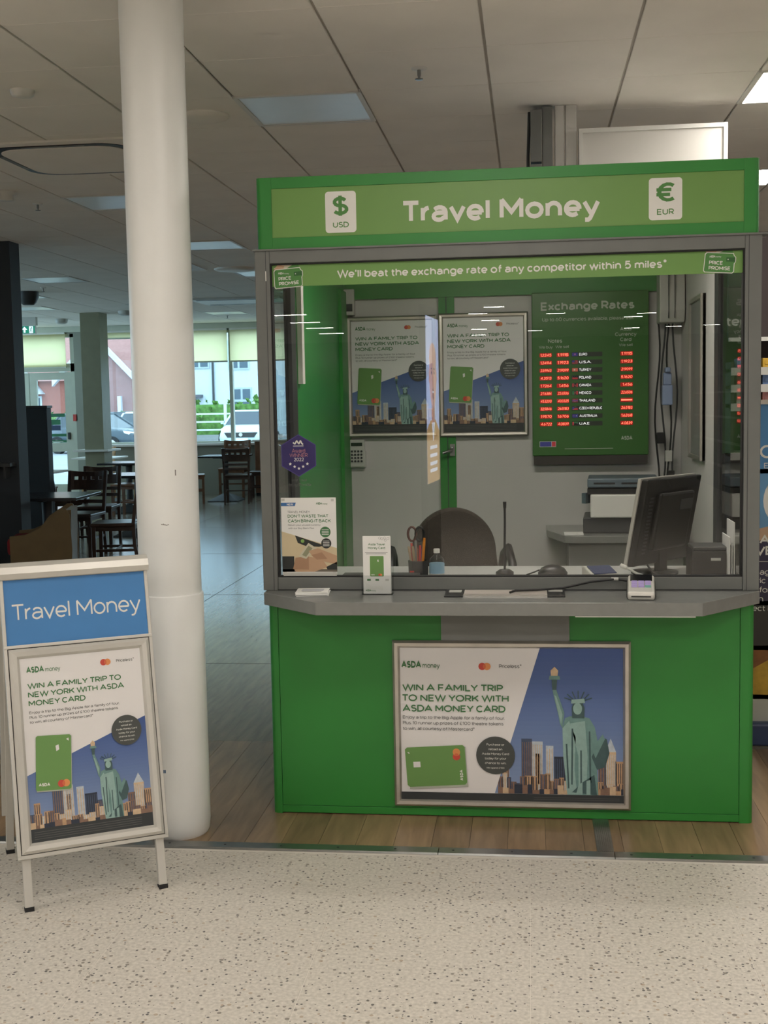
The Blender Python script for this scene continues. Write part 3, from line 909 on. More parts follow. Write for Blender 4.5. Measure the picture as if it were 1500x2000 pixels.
def art_portrait(w, h):
    pr = Print()
    pr.rect(0, 0, w, h, P_WHITE, 0)
    yb = .075 * h
    sky = [(0, yb), (w, yb), (w, .615 * h), (0, .36 * h)]
    sky_bands(pr, sky, yb, .615 * h)
    skyline(pr, 0, w, yb, .27 * h, 5)
    statue(pr, .66 * w, yb, .435 * h, 6)
    pr.rect(0, 0, w, yb, P_INK, 3)
    for k_ in range(4): pr.rect(.03 * w, yb * (.25 + .16 * k_), .9 * w, yb * (.29 + .16 * k_), P_GREY, 4)
    logo(pr, .055 * w, .915 * h, .034 * h)
    twin(pr, .70 * w, .935 * h, .018 * h, 2)
    pr.text('Priceless*', .79 * w, .928 * h, .017 * h, P_GREY, 2, w=.15 * w)
    for k_, (s, ww) in enumerate((('WIN A FAMILY TRIP TO', .765), ('NEW YORK WITH ASDA', .785), ('MONEY CARD', .46))):
        pr.text(s, .055 * w, (.828 - .047 * k_) * h, .031 * h, P_GREEN, 2, w=ww * w, bold=.016)
    for k_, (s, ww) in enumerate((('Enjoy a trip to the Big Apple for a family of four.', .735), ('Plus 10 runner up prizes of £100 theatre tokens', .72), ('to win, all courtesy of Mastercard*', .51))):
        pr.text(s, .055 * w, (.692 - .026 * k_) * h, .0145 * h, P_GREY, 2, w=ww * w)
    disc(pr, .83 * w, .545 * h, .125 * w, 12)
    # upright card, slightly turned
    def card(pts): 
        a = math.radians(-3.5)
        return [(.22 * w + (x * math.cos(a) - y * math.sin(a)) * w, .42 * h + (x * math.sin(a) + y * math.cos(a)) * w) for x, y in pts]
    pr.poly(card([(-.135, -.235), (.145, -.235), (.145, .205), (-.135, .205)]), P_CARDD, 9)
    pr.poly(card([(-.142, -.215), (-.13, -.225), (.128, -.225), (.14, -.215), (.14, .205), (.128, .217), (-.13, .217), (-.142, .205)]), P_CARD, 10)
    x_, y_ = card([(-.12, -.19)])[0]; pr.text('ASDA', x_, y_, .026 * w, WHITEV, 11, w=.09 * w, bold=.04, rot=math.radians(-3.5))
    x_, y_ = card([(.08, -.175)])[0]; twin(pr, x_, y_, .03 * w, 11)
    pr.poly(card([(.015, .13), (.04, .14), (.045, .10), (.022, .085)]), P_WHITE, 11)
    pr.poly(card([(.1, .18), (.12, .19), (.122, .165)]), P_WHITE, 11)
    return pr

def art_landscape(w, h):
    pr = Print()
    pr.rect(0, 0, w, h, P_WHITE, 0)
    yb = .05 * h
    sky = [(.425 * w, yb), (w, yb), (w, h), (.632 * w, h)]
    sky_bands(pr, sky, yb, h)
    skyline(pr, .44 * w, w, yb, .44 * h, 11)
    pr.poly([(.40 * w, yb), (.425 * w, yb), (.632 * w, h), (.55 * w, h), (.40 * w, .2 * h)], P_WHITE, 6)
    statue(pr, .80 * w, yb, .83 * h, 6)
    pr.rect(0, 0, w, yb, P_INK, 11)
    for k_ in range(2): pr.rect(.6 * w, yb * (.3 + .25 * k_), .98 * w, yb * (.36 + .25 * k_), P_GREY, 12)
    logo(pr, .01 * w, .865 * h, .046 * h, 7)
    twin(pr, .385 * w, .878 * h, .024 * h, 7)
    pr.text('Priceless*', .45 * w, .868 * h, .024 * h, P_GREY, 7, w=.10 * w)
    for k_, (s, ww) in enumerate((('WIN A FAMILY TRIP', .455), ('TO NEW YORK WITH', .48), ('ASDA MONEY CARD', .465))):
        pr.text(s, .012 * w, (.715 - .068 * k_) * h, .045 * h, P_GREEN, 7, w=ww * w, bold=.016)
    for k_, (s, ww) in enumerate((('Enjoy a trip to the Big Apple for a family of four.', .46), ('Plus 10 runner up prizes of £100 theatre tokens', .455), ('to win, all courtesy of Mastercard*', .325))):
        pr.text(s, .012 * w, (.532 - .037 * k_) * h, .021 * h, P_GREY, 7, w=ww * w)
    disc(pr, .43 * w, .30 * h, .087 * w, 13)
    a = math.radians(3.5)
    def card(pts):
        return [(.162 * w + (x * math.cos(a) - y * math.sin(a)) * w, .22 * h + (x * math.sin(a) + y * math.cos(a)) * w) for x, y in pts]
    pr.poly(card([(-.128, -.1), (.138, -.1), (.138, .085), (-.128, .085)]), P_CARDD, 9)
    pr.poly(card([(-.138, -.08), (-.128, -.09), (.125, -.09), (.134, -.08), (.134, .085), (.125, .094), (-.128, .094), (-.138, .085)]), P_CARD, 10)
    x_, y_ = card([(.095, .052)])[0]; twin(pr, x_, y_, .017 * w, 11, True)
    x_, y_ = card([(.118, -.07)])[0]; pr.text('ASDA', x_, y_, .014 * w, WHITEV, 11, w=.05 * w, bold=.04, rot=math.radians(93))
    pr.poly(card([(-.104, .0), (-.072, .0), (-.072, .026), (-.104, .026)]), P_WHITE, 11)
    for k_ in range(3): pr.line(*card([(-.128 + .004 * k_, .078 - .012 * .5)])[0], *card([(-.116 - .004 * k_, .066)])[0], .002 * w, P_WHITE, 11)
    return pr

def snap_frame(parent, w, h, t, dpt, m, org=(0, 0, 0), nm='frame_rail', v=(0, 0, 1), n=(0, -1, 0)):
    """mitred aluminium poster frame, outer size w x h, face towards -y (or n), base corner at org"""
    V, N, O = Vector(v), Vector(n), Vector(org)
    def M(a, b, c): return tuple(O + Vector((1, 0, 0)) * a + V * b + N * c)
    prof = [(0, 0), (0, dpt * .55), (t * .3, dpt), (t * .75, dpt * .9), (t, dpt * .35), (t, 0)]
    outs = []
    for side in range(4):
        vs = []
        for e in (0, 1):
            for a, c in prof:
                if side == 0: p = ((a if e == 0 else w - a), a, c)
                elif side == 1: p = ((a if e == 0 else w - a), h - a, c)
                elif side == 2: p = (a, (a if e == 0 else h - a), c)
                else: p = (w - a, (a if e == 0 else h - a), c)
                vs.append(M(*p))
        k_ = len(prof)
        mb = MB(); mb.add(vs, [tuple(range(k_)), tuple(range(2 * k_ - 1, k_ - 1, -1))] + [(i, (i + 1) % k_, k_ + (i + 1) % k_, k_ + i) for i in range(k_)])
        outs.append(part(nm, mb, m, parent))
    return outs

# ================================================================== PAVEMENT SIGN
ang, lean = 0.5221, 0.2204
sg = thing('pavement_sign', 'silver A-frame pavement sign with blue header and holiday competition poster', 'sign', (-0.382, -0.8414, 0), ang)
cl, sl = math.cos(lean), math.sin(lean)
def sp(a, s, c=0):   # along the leaning front panel: a sideways, s up the slope, c towards the viewer
    return (a, s * sl - c * cl, s * cl + c * sl)
SV, SN = Vector((0, sl, cl)), Vector((0, -cl, sl))
W = 0.467
def slab(a0, a1, s0, s1, c0, c1):
    mb = MB(); return mb.hexa([sp(a0, s0, c0), sp(a1, s0, c0), sp(a1, s0, c1), sp(a0, s0, c1), sp(a0, s1, c0), sp(a1, s1, c0), sp(a1, s1, c1), sp(a0, s1, c1)])
for s in (-1, 1):
    a = s * (W / 2 - .026)
    o = part('front_leg', slab(a - .013, a + .013, .012, 1.03, -.028, -.004), ALUW, sg, bevel=.002)
    part('rubber_foot', slab(a - .014, a + .014, .0, .014, -.03, -.002), RUBBER, o)
    # rear leg, leaning the other way
    top = Vector(sp(a, 1.04, -.02)); bot = Vector((a, .54, .012))
    d_ = Vector((0, .02, 0))
    mb = MB(); mb.hexa([bot + Vector((-.013, 0, 0)), bot + Vector((.013, 0, 0)), bot + Vector((.013, .022, 0)), bot + Vector((-.013, .022, 0)),
                        top + Vector((-.013, 0, 0)), top + Vector((.013, 0, 0)), top + Vector((.013, .022, 0)), top + Vector((-.013, .022, 0))])
    o = part('rear_leg', mb, ALUW, sg, bevel=.002)
    mb = MB(); mb.box(a - .014, a + .014, .538, .564, 0, .014); part('rubber_foot', mb, RUBBER, o)
mb = MB()
bt = Vector(sp(0, 1.0, -.06)); bb = Vector((0, .50, .15))
mb.hexa([bb + Vector((-W/2, 0, 0)), bb + Vector((W/2, 0, 0)), bb + Vector((W/2, .012, 0)), bb + Vector((-W/2, .012, 0)),
         bt + Vector((-W/2, 0, 0)), bt + Vector((W/2, 0, 0)), bt + Vector((W/2, .012, 0)), bt + Vector((-W/2, .012, 0))])
part('rear_panel', mb, ALUW, sg)
part('backboard', slab(-W/2 + .004, W/2 - .004, .172, 1.03, -.004, .004), ALUW, sg)
# edge channels
for s in (-1, 1):
    part('side_channel', slab(s * W/2 - (.011 if s > 0 else 0), s * W/2 + (0 if s > 0 else .011), .166, 1.03, -.006, .012), ALUW, sg, bevel=.0015)
part('bottom_channel', slab(-W/2, W/2, .160, .172, -.006, .012), ALUW, sg, bevel=.0015)
part('middle_channel', slab(-W/2, W/2, .806, .816, -.004, .014), ALUW, sg, bevel=.0015)
part('poster_gasket', slab(-W/2 + .011, W/2 - .011, .172, .806, .003, .007), BLACKP, sg)
fo = sp(-W/2 + .0135, .1745, .006)
snap_frame(sg, W - .027, .629, .031, .016, ALUW, fo, 'snap_frame', SV, SN)
pw, ph = W - .027 - .058, .629 - .058
art_portrait(pw, ph).build('poster', sg, sp(-pw/2, .1745 + .029, .010), (1, 0, 0), SV, label='competition poster with green card and statue')
BLUE = mat('sky_blue_vinyl', (66, 132, 196), 0.42, vary=0.03)
hd = part('header_panel', slab(-W/2 + .011, W/2 - .011, .816, 1.026, .0, .007), BLUE, sg, label='blue header panel')
pr = Print(); pr.text('Travel Money', -.20, .893, .052, WHITEV, 1, w=.405, bold=-.004)
pr.build('lettering', hd, sp(0, 0, .007), (1, 0, 0), SV)
part('header_edge', slab(-W/2 + .008, W/2 - .008, 1.022, 1.03, -.002, .011), ALUW, sg)
mb = MB()
prof = []
for k_ in range(13):
    a_ = math.radians(-20 + 220 * k_ / 12)
    prof.append((-math.sin(math.radians(-20 + 200 * k_ / 12)) * 0, 0))
capz = Vector(sp(0, 1.03, 0))
pp = [(capz.y - .022 + .0, capz.z - .002), (capz.y - .026, capz.z + .016), (capz.y - .016, capz.z + .036), (capz.y + .006, capz.z + .046), (capz.y + .034, capz.z + .044), (capz.y + .056, capz.z + .03), (capz.y + .064, capz.z + .006), (capz.y + .06, capz.z - .006), (capz.y + .02, capz.z - .004)]
mb.prism(pp, -W/2 - .004, W/2 + .004, 'x')
o = part('top_cap', mb, ALUW, sg)

# ================================================================== KIOSK
KW = 1.759
KD = 1.87
k = thing('exchange_kiosk', 'green currency exchange kiosk with grey framed window and Travel Money header', 'kiosk', (0, 0, 0))
ZS, ZG, ZL, ZH, ZT = 0.849, 0.898, 2.047, 2.098, 2.352
# --- base cabinet
def rpost(x0, x1, z0, z1, side, r=.02):
    """corner trim with a rounded outer edge"""
    pts = []
    n = 6
    if side < 0:
        pts = [(x1, 0.0)] + [(x0 + r - r * math.sin(math.pi/2 * i / n), r - r * math.cos(math.pi/2 * i / n)) for i in range(n + 1)] + [(x0, .12), (x1, .12)]
    else:
        pts = [(x0, 0.0)] + [(x1 - r + r * math.sin(math.pi/2 * i / n), r - r * math.cos(math.pi/2 * i / n)) for i in range(n + 1)] + [(x1, .12), (x0, .12)]
    mb = MB(); return mb.prism(pts, z0, z1, 'z')
part('corner_trim', rpost(-.001, .034, 0, .815, -1), GREEN, k)
part('corner_trim', rpost(1.711, KW, 0, .815, 1), GREEN, k)
mb = MB(); mb.box(.0355, 1.7095, .003, .03, .032, .815); part('front_panel', mb, GREEN, k)
mb = MB(); mb.box(.0345, 1.7105, .0, .03, .004, .0305); part('kick_rail', mb, GREEN, k, bevel=.001)
for s, xx in ((-1, 0.0), (1, KW - .03)):
    mb = MB(); mb.box(xx, xx + .03, .12, KD, 0, .84); part('lower_side_panel', mb, GREEN, k)
mb = MB(); mb.box(.643, 1.108, -.006, .003, .664, .80); part('grey_plate', mb, GREYP, k, label='grey plate below the counter')
mb = MB(); mb.tube([(-.012, .12, .69), (0, .12, .69)], .004, 6); part('screw', mb, DARKG, k)
# --- counter shelf
cz0, cz1 = .803, ZS
poly = [(-.006, .06), (-.006, -.045), (.012, -.06), (.226, -.268), (1.542, -.268), (1.775, -.005), (1.775, .06)]
mb = MB(); mb.prism(poly, cz0, cz1, 'z')
cs = part('counter_shelf', mb, CTOP, k, bevel=.002)
mb = MB(); mb.box(1.12, 1.52, -.262, -.255, .7985, .803); part('edge_strip', mb, WHITEV, cs)
# --- window frame
for side, (a, b) in ((-1, (-.017, .038)), (1, (1.717, 1.774))):
    mb = MB(); mb.box(a, b, 0, .065, ZS, ZH)
    o = part('window_post', mb, GREYM, k, bevel=.003)
    g = a + .040 if side < 0 else b - .045
    mb = MB(); mb.box(g, g + .002, -.0008, .002, ZS, ZH); part('groove', mb, DARKG, o)
mb = MB(); mb.box(.038, 1.717, .0, .065, ZL, ZH); part('window_head', mb, GREYM, k, bevel=.003)
mb = MB(); mb.box(.038, 1.717, .004, .065, ZS, ZG); part('window_sill', mb, GREYM, k, bevel=.003)
mb = MB(); mb.box(.038, 1.717, .0035, .01, ZS + .0, ZS + .004); part('sill_gasket', mb, BLACKP, k)
mb = MB(); mb.box(-.022, 1.80, -.008, .08, ZH - .006, ZH + .0); part('head_flashing', mb, GREYM, k)
# gasket and pane
mb = MB()
mb.box(.038, .0435, .006, .04, ZG, ZL); mb.box(1.7115, 1.717, .006, .04, ZG, ZL); mb.box(.0435, 1.7115, .006, .04, ZL - .005, ZL); mb.box(.0435, 1.7115, .006, .04, ZG, ZG + .004)
part('gasket', mb, RUBBER, k)
mb = MB(); mb.box(.043, 1.712, .018, .028, ZG + .003, ZL - .004)
gp = part('glass_pane', mb, GLASS, k)
# scratches on the post
mb = MB(); mb.box(.022, .025, -.0012, 0, 1.985, 2.02); part('paint_chip', mb, WHITEV, k)
# --- header box
part('header_corner', rpost(-.006, .051, ZH, ZT, -1), GREEN, k)
part('header_corner', rpost(1.712, KW + .006, ZH, ZT, 1), GREEN, k)
mb = MB(); mb.box(.051, 1.712, .0, .03, 2.3125, ZT); part('header_rail', mb, GREEN, k, bevel=.001)
mb = MB(); mb.box(.051, 1.712, .0, .03, ZH, 2.138); part('header_rail', mb, GREEN, k, bevel=.001)
mb = MB(); mb.box(.051, 1.712, .004, .03, 2.138, 2.3125); hp = part('header_panel', mb, LGREEN, k)
def ext(t_): return max(v[0] for v in text_geo(t_, .0155)[0]) - min(v[0] for v in text_geo(t_, .0155)[0])
for wd in ('Travel', 'Money'):
    ww = .692 * ext(wd) / ext('Travel Money')
    pr = Print(); pr.text(wd, .529 if wd == 'Travel' else .529 + .692 - ww, 2.174, .078, WHITEV, 1, w=ww, bold=.0195)
    pr.build('lettering', hp, (0, .004, 0))
def currency_card(x0, x1, z0, z1, sym, code):
    pr = Print(); pr.rrect(x0, z0, x1, z1, .012, WHITEV, 1)
    cx = (x0 + x1) / 2
    pr.text(sym, cx, z0 + .062, .066, DGREENV, 2, w=.056 if sym == '$' else .062, bold=.016 if sym == '$' else .013, align='c')
    pr.text(code, cx, z0 + .018, .020, DGREENV, 2, w=.058, bold=.012, align='c')
    pr.build('currency_card', hp, (0, .0038, 0))
currency_card(.247, .359, 2.149, 2.295, '$', 'USD')
currency_card(1.389, 1.503, 2.153, 2.297, '€', 'EUR')
for xx in (-.006, KW - .024):
    mb = MB(); mb.box(xx, xx + .03, .12, KD, ZH, ZT); part('header_side', mb, GREEN, k)
mb = MB(); mb.box(0, KW, .03, KD, 2.30, 2.33); part('roof', mb, WALLW, k)
# --- printed band on the glass
pr = Print()
pr.rect(.0435, 1.965, 1.7115, 2.043, LGREEN, 1)
pr.text('We’ll beat the exchange rate of any competitor within 5 miles*', .283, 1.990, .0285, WHITEV, 2, w=1.169, bold=.0155)
SKIN = mat('print_skin', (196, 160, 128), 0.5); NOTE = mat('print_banknote', (206, 200, 176), 0.5)
def wallet(cx, cz, rot):
    a = math.radians(rot)
    def R(p): return [(cx + x * math.cos(a) - y * math.sin(a), cz + x * math.sin(a) + y * math.cos(a)) for x, y in p]
    pr.poly(R([(-.052, .033), (-.02, .05), (.035, .045), (.045, .025), (0, .02)]), NOTE, 2)
    pr.poly(R([(-.05, .03), (-.035, .047), (-.01, .04), (-.02, .02)]), SKIN, 3)
    pr.poly(R([(-.02, .022), (.038, .05), (.044, .028), (.03, .02)]), DGREENV, 4)
    pr.poly(R([(-.05, -.04), (.045, -.04), (.051, -.034), (.051, -.006), (.055, .0), (.055, .016), (.049, .022), (.046, .03), (-.046, .03), (-.052, .024), (-.054, -.034)]), WHITEV, 5)
    pr.poly(R([(-.048, -.0375), (.044, -.0375), (.0485, -.033), (.0485, -.006), (.0525, .0), (.0525, .015), (.0465, .021), (.044, .0275), (-.044, .0275), (-.0495, .022), (-.0515, -.033)]), DGREENV, 6)
    pr.poly(R([(.022, .0), (.0525, .0), (.0525, .015), (.022, .015)]), mat('wallet_clasp', (44, 96, 44), 0.5), 7)
    x, y = R([(.028, .0075)])[0]; pr.circ(x, y, .002, WHITEV, 8, 8)
    x, y = R([(-.036, .011)])[0]; logo(pr, x, y, .0075, 8, WHITEV)
    x, y = R([(-.036, -.012)])[0]; pr.text('PRICE', x, y, .013, WHITEV, 8, w=.046, bold=.016, rot=a)
    x, y = R([(-.036, -.030)])[0]; pr.text('PROMISE', x, y, .013, WHITEV, 8, w=.073, bold=.016, rot=a)
wallet(.103, 2.000, 4)
wallet(1.633, 2.006, -4)
pr.build('window_band', gp, (0, .0178, 0), label='light green printed band along the top of the glass')
# --- side walls: glazed strip, dark post, green panel
for s, xx in ((-1, 0.004), (1, KW - .034)):
    y1, y2 = (.40, .50) if s < 0 else (.66, .76)
    mb = MB(); mb.box(xx + .01, xx + .016, .065, y1, .86, ZH); part('side_pane', mb, GLASS, k)
    mb = MB(); mb.box(xx, xx + .03, y1, y2, .84, 2.30); part('side_post', mb, DARKG, k)
    mb = MB(); mb.box(xx, xx + .03, y2, KD, .84, 2.30); part('side_panel', mb, GREEN2 if s < 0 else WALLW, k)
    mb = MB(); mb.box(xx, xx + .03, .065, y1, ZH - .0, 2.30); part('side_head', mb, GREYM, k)
mb = MB(); mb.box(.036, .056, .51, .56, 1.62, 2.12); part('cable_trunking', mb, WHITEP, k)
# --- back wall with a door
yb = 1.85
mb = MB(); mb.box(.03, KW - .03, yb, yb + .02, .0, 2.30); part('back_panel', mb, WALLW, k)
mb = MB(); mb.box(.03, KW - .03, yb - .03, yb, 2.065, 2.30); part('back_beam', mb, GREEN, k)
mb = MB(); mb.box(.03, .032 + .0, yb - .05, yb, 0, 2.065); part('back_corner', mb, GREEN, k)
mb = MB(); mb.box(-.0 + .034, .05, 1.62, yb - .0, .0, 2.1); part('door_post', mb, GREEN, k)
mb = MB(); mb.box(.515, .595, yb - .022, yb, 0, 2.065); ds = part('door_stile', mb, GREEN, k)
mb = MB(); mb.box(.552, .556, yb - .024, yb - .02, 0, 2.065); part('stile_joint', mb, DARKG, ds)
mb = MB(); mb.tube([(.575, yb - .03, 1.30), (.575, yb - .06, 1.29), (.53, yb - .065, 1.275)], .008, 8); mb.box(.565, .59, yb - .032, yb - .02, 1.26, 1.32)
part('door_handle', mb, STEEL, ds)
mb = MB(); mb.box(.05, KW - .05, .08, 1.84, .0, .02); part('kiosk_floor', mb, mat('kiosk_carpet', (70, 70, 72), .9), k)
kl = thing('kiosk_fill_lamp', 'added unseen fill lamp under the kiosk roof', 'lamp', (.88, .55, 2.30))  # added out of view to brighten the kiosk interior
mb = MB(); mb.box(-.5, .5, -.05, .05, -.03, 0); part('housing', mb, WHITEP, kl)
mb = MB(); mb.box(-.48, .48, -.04, .04, -.036, -.03); part('diffuser', mb, mat('kiosk_fill_on', (255, 250, 240), .5, vary=0, emit=(255, 246, 236), es=KIOSK_FILL_EMIT), kl)
# --- inner worktop
mb = MB(); mb.box(.05, KW - .05, .066, .58, .828, .86); part('worktop', mb, mat('pale_laminate', (196, 196, 194), 0.35), k, bevel=.002)
mb = MB(); mb.box(.26, .55, .07, .2, .86, .888); part('window_track', mb, DARKG, k)

# --- poster frame on the base
pf = thing('poster_frame', 'landscape poster in a silver snap frame on the kiosk base', 'poster', (.462, -.0005, .042))
mb = MB(); mb.box(.004, .86, -.004, 0, .004, .619); part('backboard', mb, DARKG, pf)
snap_frame(pf, .864, .623, .027, .016, ALU, (0, -.001, 0), 'frame_rail')
art_landscape(.814, .573).build('poster', pf, (.025, -.0045, .025))

# --- posters on the back wall
def wall_poster(x, z, w, h, label):
    t = thing('poster_frame', label, 'poster', (x, yb - .0305 if False else yb - .001, z), 0, 'framed portrait posters inside the kiosk')
    y0 = -.022
    mb = MB(); mb.box(.004, w - .004, y0 - .003, y0 + .021, .004, h - .004); part('backboard', mb, DARKG, t)
    snap_frame(t, w, h, .024, .014, ALU, (0, y0, 0), 'frame_rail')
    art_portrait(w - .044, h - .044).build('poster', t, (.022, y0 - .0036, .022))
wall_poster(.042, 1.362, .462, .615, 'left of the two framed competition posters on the kiosk back wall')
wall_poster(.514, 1.358, .452, .624, 'right framed competition poster on the back wall beside the exchange rates')

# --- exchange rate board
eb = thing('exchange_rate_board', 'green exchange rates board with red LED figures on the kiosk back wall', 'rate board', (.985, yb, 1.255))
bw, bh = .575, .815
mb = MB(); mb.box(0, bw, -.055, -.001, 0, bh); part('board', mb, mat('board_green', (60, 112, 48), 0.35, vary=.03), eb, bevel=.004)
mb = MB(); mb.box(.005, bw - .005, -.05, -.001, -.045, 0); part('lower_housing', mb, mat('board_housing_grey', (66, 62, 58), 0.6), eb)  # dark grey box below the board
LED = mat('red_led_digits', (90, 8, 6), 0.5, vary=0, emit=(255, 110, 84), es=2.2)
LEDB = mat('red_led_window', (60, 8, 8), 0.4, vary=0, emit=(215, 20, 14), es=0.38)
WHL = mat('white_backlit_name', (230, 230, 230), 0.5, vary=0, emit=(255, 255, 255), es=0.6)
NMB = mat('country_slot', (52, 62, 50), 0.4, vary=0.05)
BT = mat('board_lettering', (190, 198, 182), 0.5, vary=0.02)
pr = Print()
pr.text('Exchange Rates', .045, .725, .042, BT, 1, w=.46, bold=.022)
pr.text('Up to 60 currencies available, please ask', .052, .672, .018, BT, 1, w=.45, bold=.005)
pr.text('Notes', .08, .565, .02, BT, 1, w=.07, bold=.01)
pr.text('We buy', .035, .538, .014, BT, 1, w=.068); pr.text('We sell', .117, .538, .014, BT, 1, w=.066)
for s, z, w_ in (('Asda', .617, .055), ('Currency', .591, .105), ('Card', .565, .055)): pr.text(s, .463, z, .018, BT, 1, w=w_, bold=.01, align='c')
pr.text('We sell', .463, .540, .014, BT, 1, w=.066, align='c')
rows = [('EURO', '1.2245', '1.1115', '1.1115'), ('U.S.A.', '1.2494', '1.1923', '1.1923'), ('TURKEY', '23.9943', '21.9099', '21.9099'), ('POLAND', '4.3513', '5.1620', '5.1620'),
        ('CANADA', '1.7264', '1.456', '1.456'), ('MEXICO', '27.6384', '22.6506', '22.6506'), ('THAILAND', '45.3200', '40.0325', ''), ('CZECH REPUBLIC', '32.5846', '26.5183', '26.5183'),
        ('AUSTRALIA', '1.9570', '1.6706', '1.6268'), ('U.A.E', '4.6722', '4.0839', '4.0839')]
FL = {n: mat('flag_' + n, c, .5, vary=0, emit=c, es=0.12) for n, c in (('blue', (60, 64, 140)), ('red', (196, 60, 66)), ('white', (220, 214, 216)), ('green', (60, 130, 80)), ('orange', (214, 110, 84)), ('purple', (150, 90, 160)))}
def flag(n, x, z):
    w_, h_ = .028, .017
    B, Rr, Wt, G, Og, Pu = (FL[c] for c in ('blue', 'red', 'white', 'green', 'orange', 'purple'))
    def r(a, b, c_, d_, m_, dd=2): pr.rect(x + a * w_, z + b * h_, x + c_ * w_, z + d_ * h_, m_, dd)
    r(0, 0, 1, 1, Wt, 1)
    if n == 0: r(0, 0, 1, 1, B); pr.circ(x + w_/2, z + h_/2, .005, FL['purple'], 3, 10)
    elif n == 1:
        for q in range(4): r(0, q * .29, 1, q * .29 + .14, Rr)
        r(0, .45, .45, 1, B, 3)
    elif n == 2: r(0, 0, 1, 1, Og); pr.circ(x + w_ * .4, z + h_/2, .004, Wt, 3, 10)
    elif n == 3: r(0, 0, 1, .5, Rr)
    elif n == 4: r(0, 0, .26, 1, Rr); r(.74, 0, 1, 1, Rr); pr.circ(x + w_/2, z + h_/2, .004, Rr, 3, 8)
    elif n == 5: r(0, 0, .3, 1, G); r(.7, 0, 1, 1, Rr); pr.circ(x + w_/2, z + h_/2, .003, Og, 3, 8)
    elif n == 6: r(0, 0, 1, .18, Rr); r(0, .82, 1, 1, Rr); r(0, .33, 1, .67, Pu)
    elif n == 7: r(0, 0, 1, .5, Rr); pr.poly([(x, z), (x + w_ * .45, z + h_/2), (x, z + h_)], B, 3)
    elif n == 8: r(0, 0, 1, 1, B); r(.08, .55, .42, .62, Rr, 3); pr.circ(x + w_ * .72, z + h_ * .5, .002, Wt, 3, 6)
    else: r(0, .66, 1, 1, G); r(0, 0, 1, .33, BLACKP); r(0, 0, .26, 1, Rr, 3)
for n, (nm, a, b, c_) in enumerate(rows):
    z = .497 - n * .0383
    for x0, s in ((.037, a), (.122, b), (.436, c_)):
        pr.rrect(x0, z - .003, x0 + .062, z + .018, .004, LEDB, 1, 3)
        if s: pr.text(s, x0 + .058, z + .0008, .0135, LED, 2, bold=.006, align='r', slant=.12, w=min(.054, .0095 * len(s)))
        else: pr.rect(x0 + .004, z + .004, x0 + .058, z + .011, LED, 2)
    pr.rect(.196, z - .003, .348, z + .019, NMB, 1)
    flag(n, .199, z)
    pr.text(nm, .234, z + .002, .013, WHL, 2, w=min(.112, .0098 * len(nm)), bold=.008)
pr.rect(.035, .045, .117, .073, WHITEV, 1); pr.rect(.037, .047, .094, .071, FL['blue'], 2); pr.rect(.096, .047, .115, .071, FL['red'], 2)
pr.text('ASDA', .44, .075, .02, BT, 1, w=.055, bold=.04)
pr.rect(.16, .033, .40, .036, BT, 1)
pr.build('rate_print', eb, (0, -.0553, 0), step=.0003)

# --- alarm keypad, sensor
t = thing('alarm_keypad', 'cream alarm keypad with round keys under the left framed poster', 'keypad', (.036, yb, 1.205))
mb = MB(); mb.box(0, .088, -.03, 0, .004, .145); part('body', mb, GREYPL, t, bevel=.004)
mb = MB(); mb.box(-.006, .092, -.026, 0, .0, .085); part('flap_hinge', mb, GREYPL, t, bevel=.003)
mb = MB(); mb.box(.018, .076, -.032, -.028, .112, .13); part('display', mb, mat('lcd_dark', (36, 52, 40), .3), t)
for r in range(4):
    for c_ in range(4):
        mb = MB(); cx, cz = .022 + c_ * .0165, .034 + r * .017
        mb.add([(cx + .0055 * math.cos(a * math.pi / 5), -.0335, cz + .0055 * math.sin(a * math.pi / 5)) for a in range(10)] + [(cx + .006 * math.cos(a * math.pi / 5), -.029, cz + .006 * math.sin(a * math.pi / 5)) for a in range(10)],
               [tuple(range(10))] + [(a, (a + 1) % 10, 10 + (a + 1) % 10, 10 + a) for a in range(10)])
        part('key', mb, DARKG, t)
t = thing('alarm_sensor', 'white alarm sensor box in the upper left corner above the posters', 'sensor', (.036, yb - .03, 1.985))
mb = MB(); mb.box(0, .052, -.035, .03, 0, .13); part('body', mb, GREYPL, t, bevel=.004)
mb = MB(); mb.box(.014, .045, -.037, -.033, .018, .055); part('lens', mb, DARKG, t)

# --- right side wall: framed notice, white unit, cables
t = thing('framed_notice', 'narrow framed notice hung on the right wall inside the kiosk', 'notice', (KW - .035, 1.0, 1.26))
mb = MB(); mb.box(-.012, .0, 0, .40, 0, .72); part('backing', mb, GREYP, t)
mb = MB()
mb.box(-.022, 0, 0, .018, 0, .72); mb.box(-.022, 0, .382, .40, 0, .72); mb.box(-.022, 0, .018, .382, 0, .018); mb.box(-.022, 0, .018, .382, .702, .72)
part('frame', mb, ALU, t)
t = thing('wall_heater', 'cream slatted unit high on the wall right of the exchange rates board', 'heater', (1.60, yb - .03, 1.90))
mb = MB(); mb.prism([(-.14, .0), (-.16, .06), (-.14, .3), (0, .3), (0, 0)], 0, .12, 'x'); part('casing', mb, GREYPL, t, bevel=.006)
for q in range(2):
    mb = MB(); mb.box(.04 + q * .03, .042 + q * .03, -.165, -.12, .02, .28); part('groove', mb, DARKG, t)
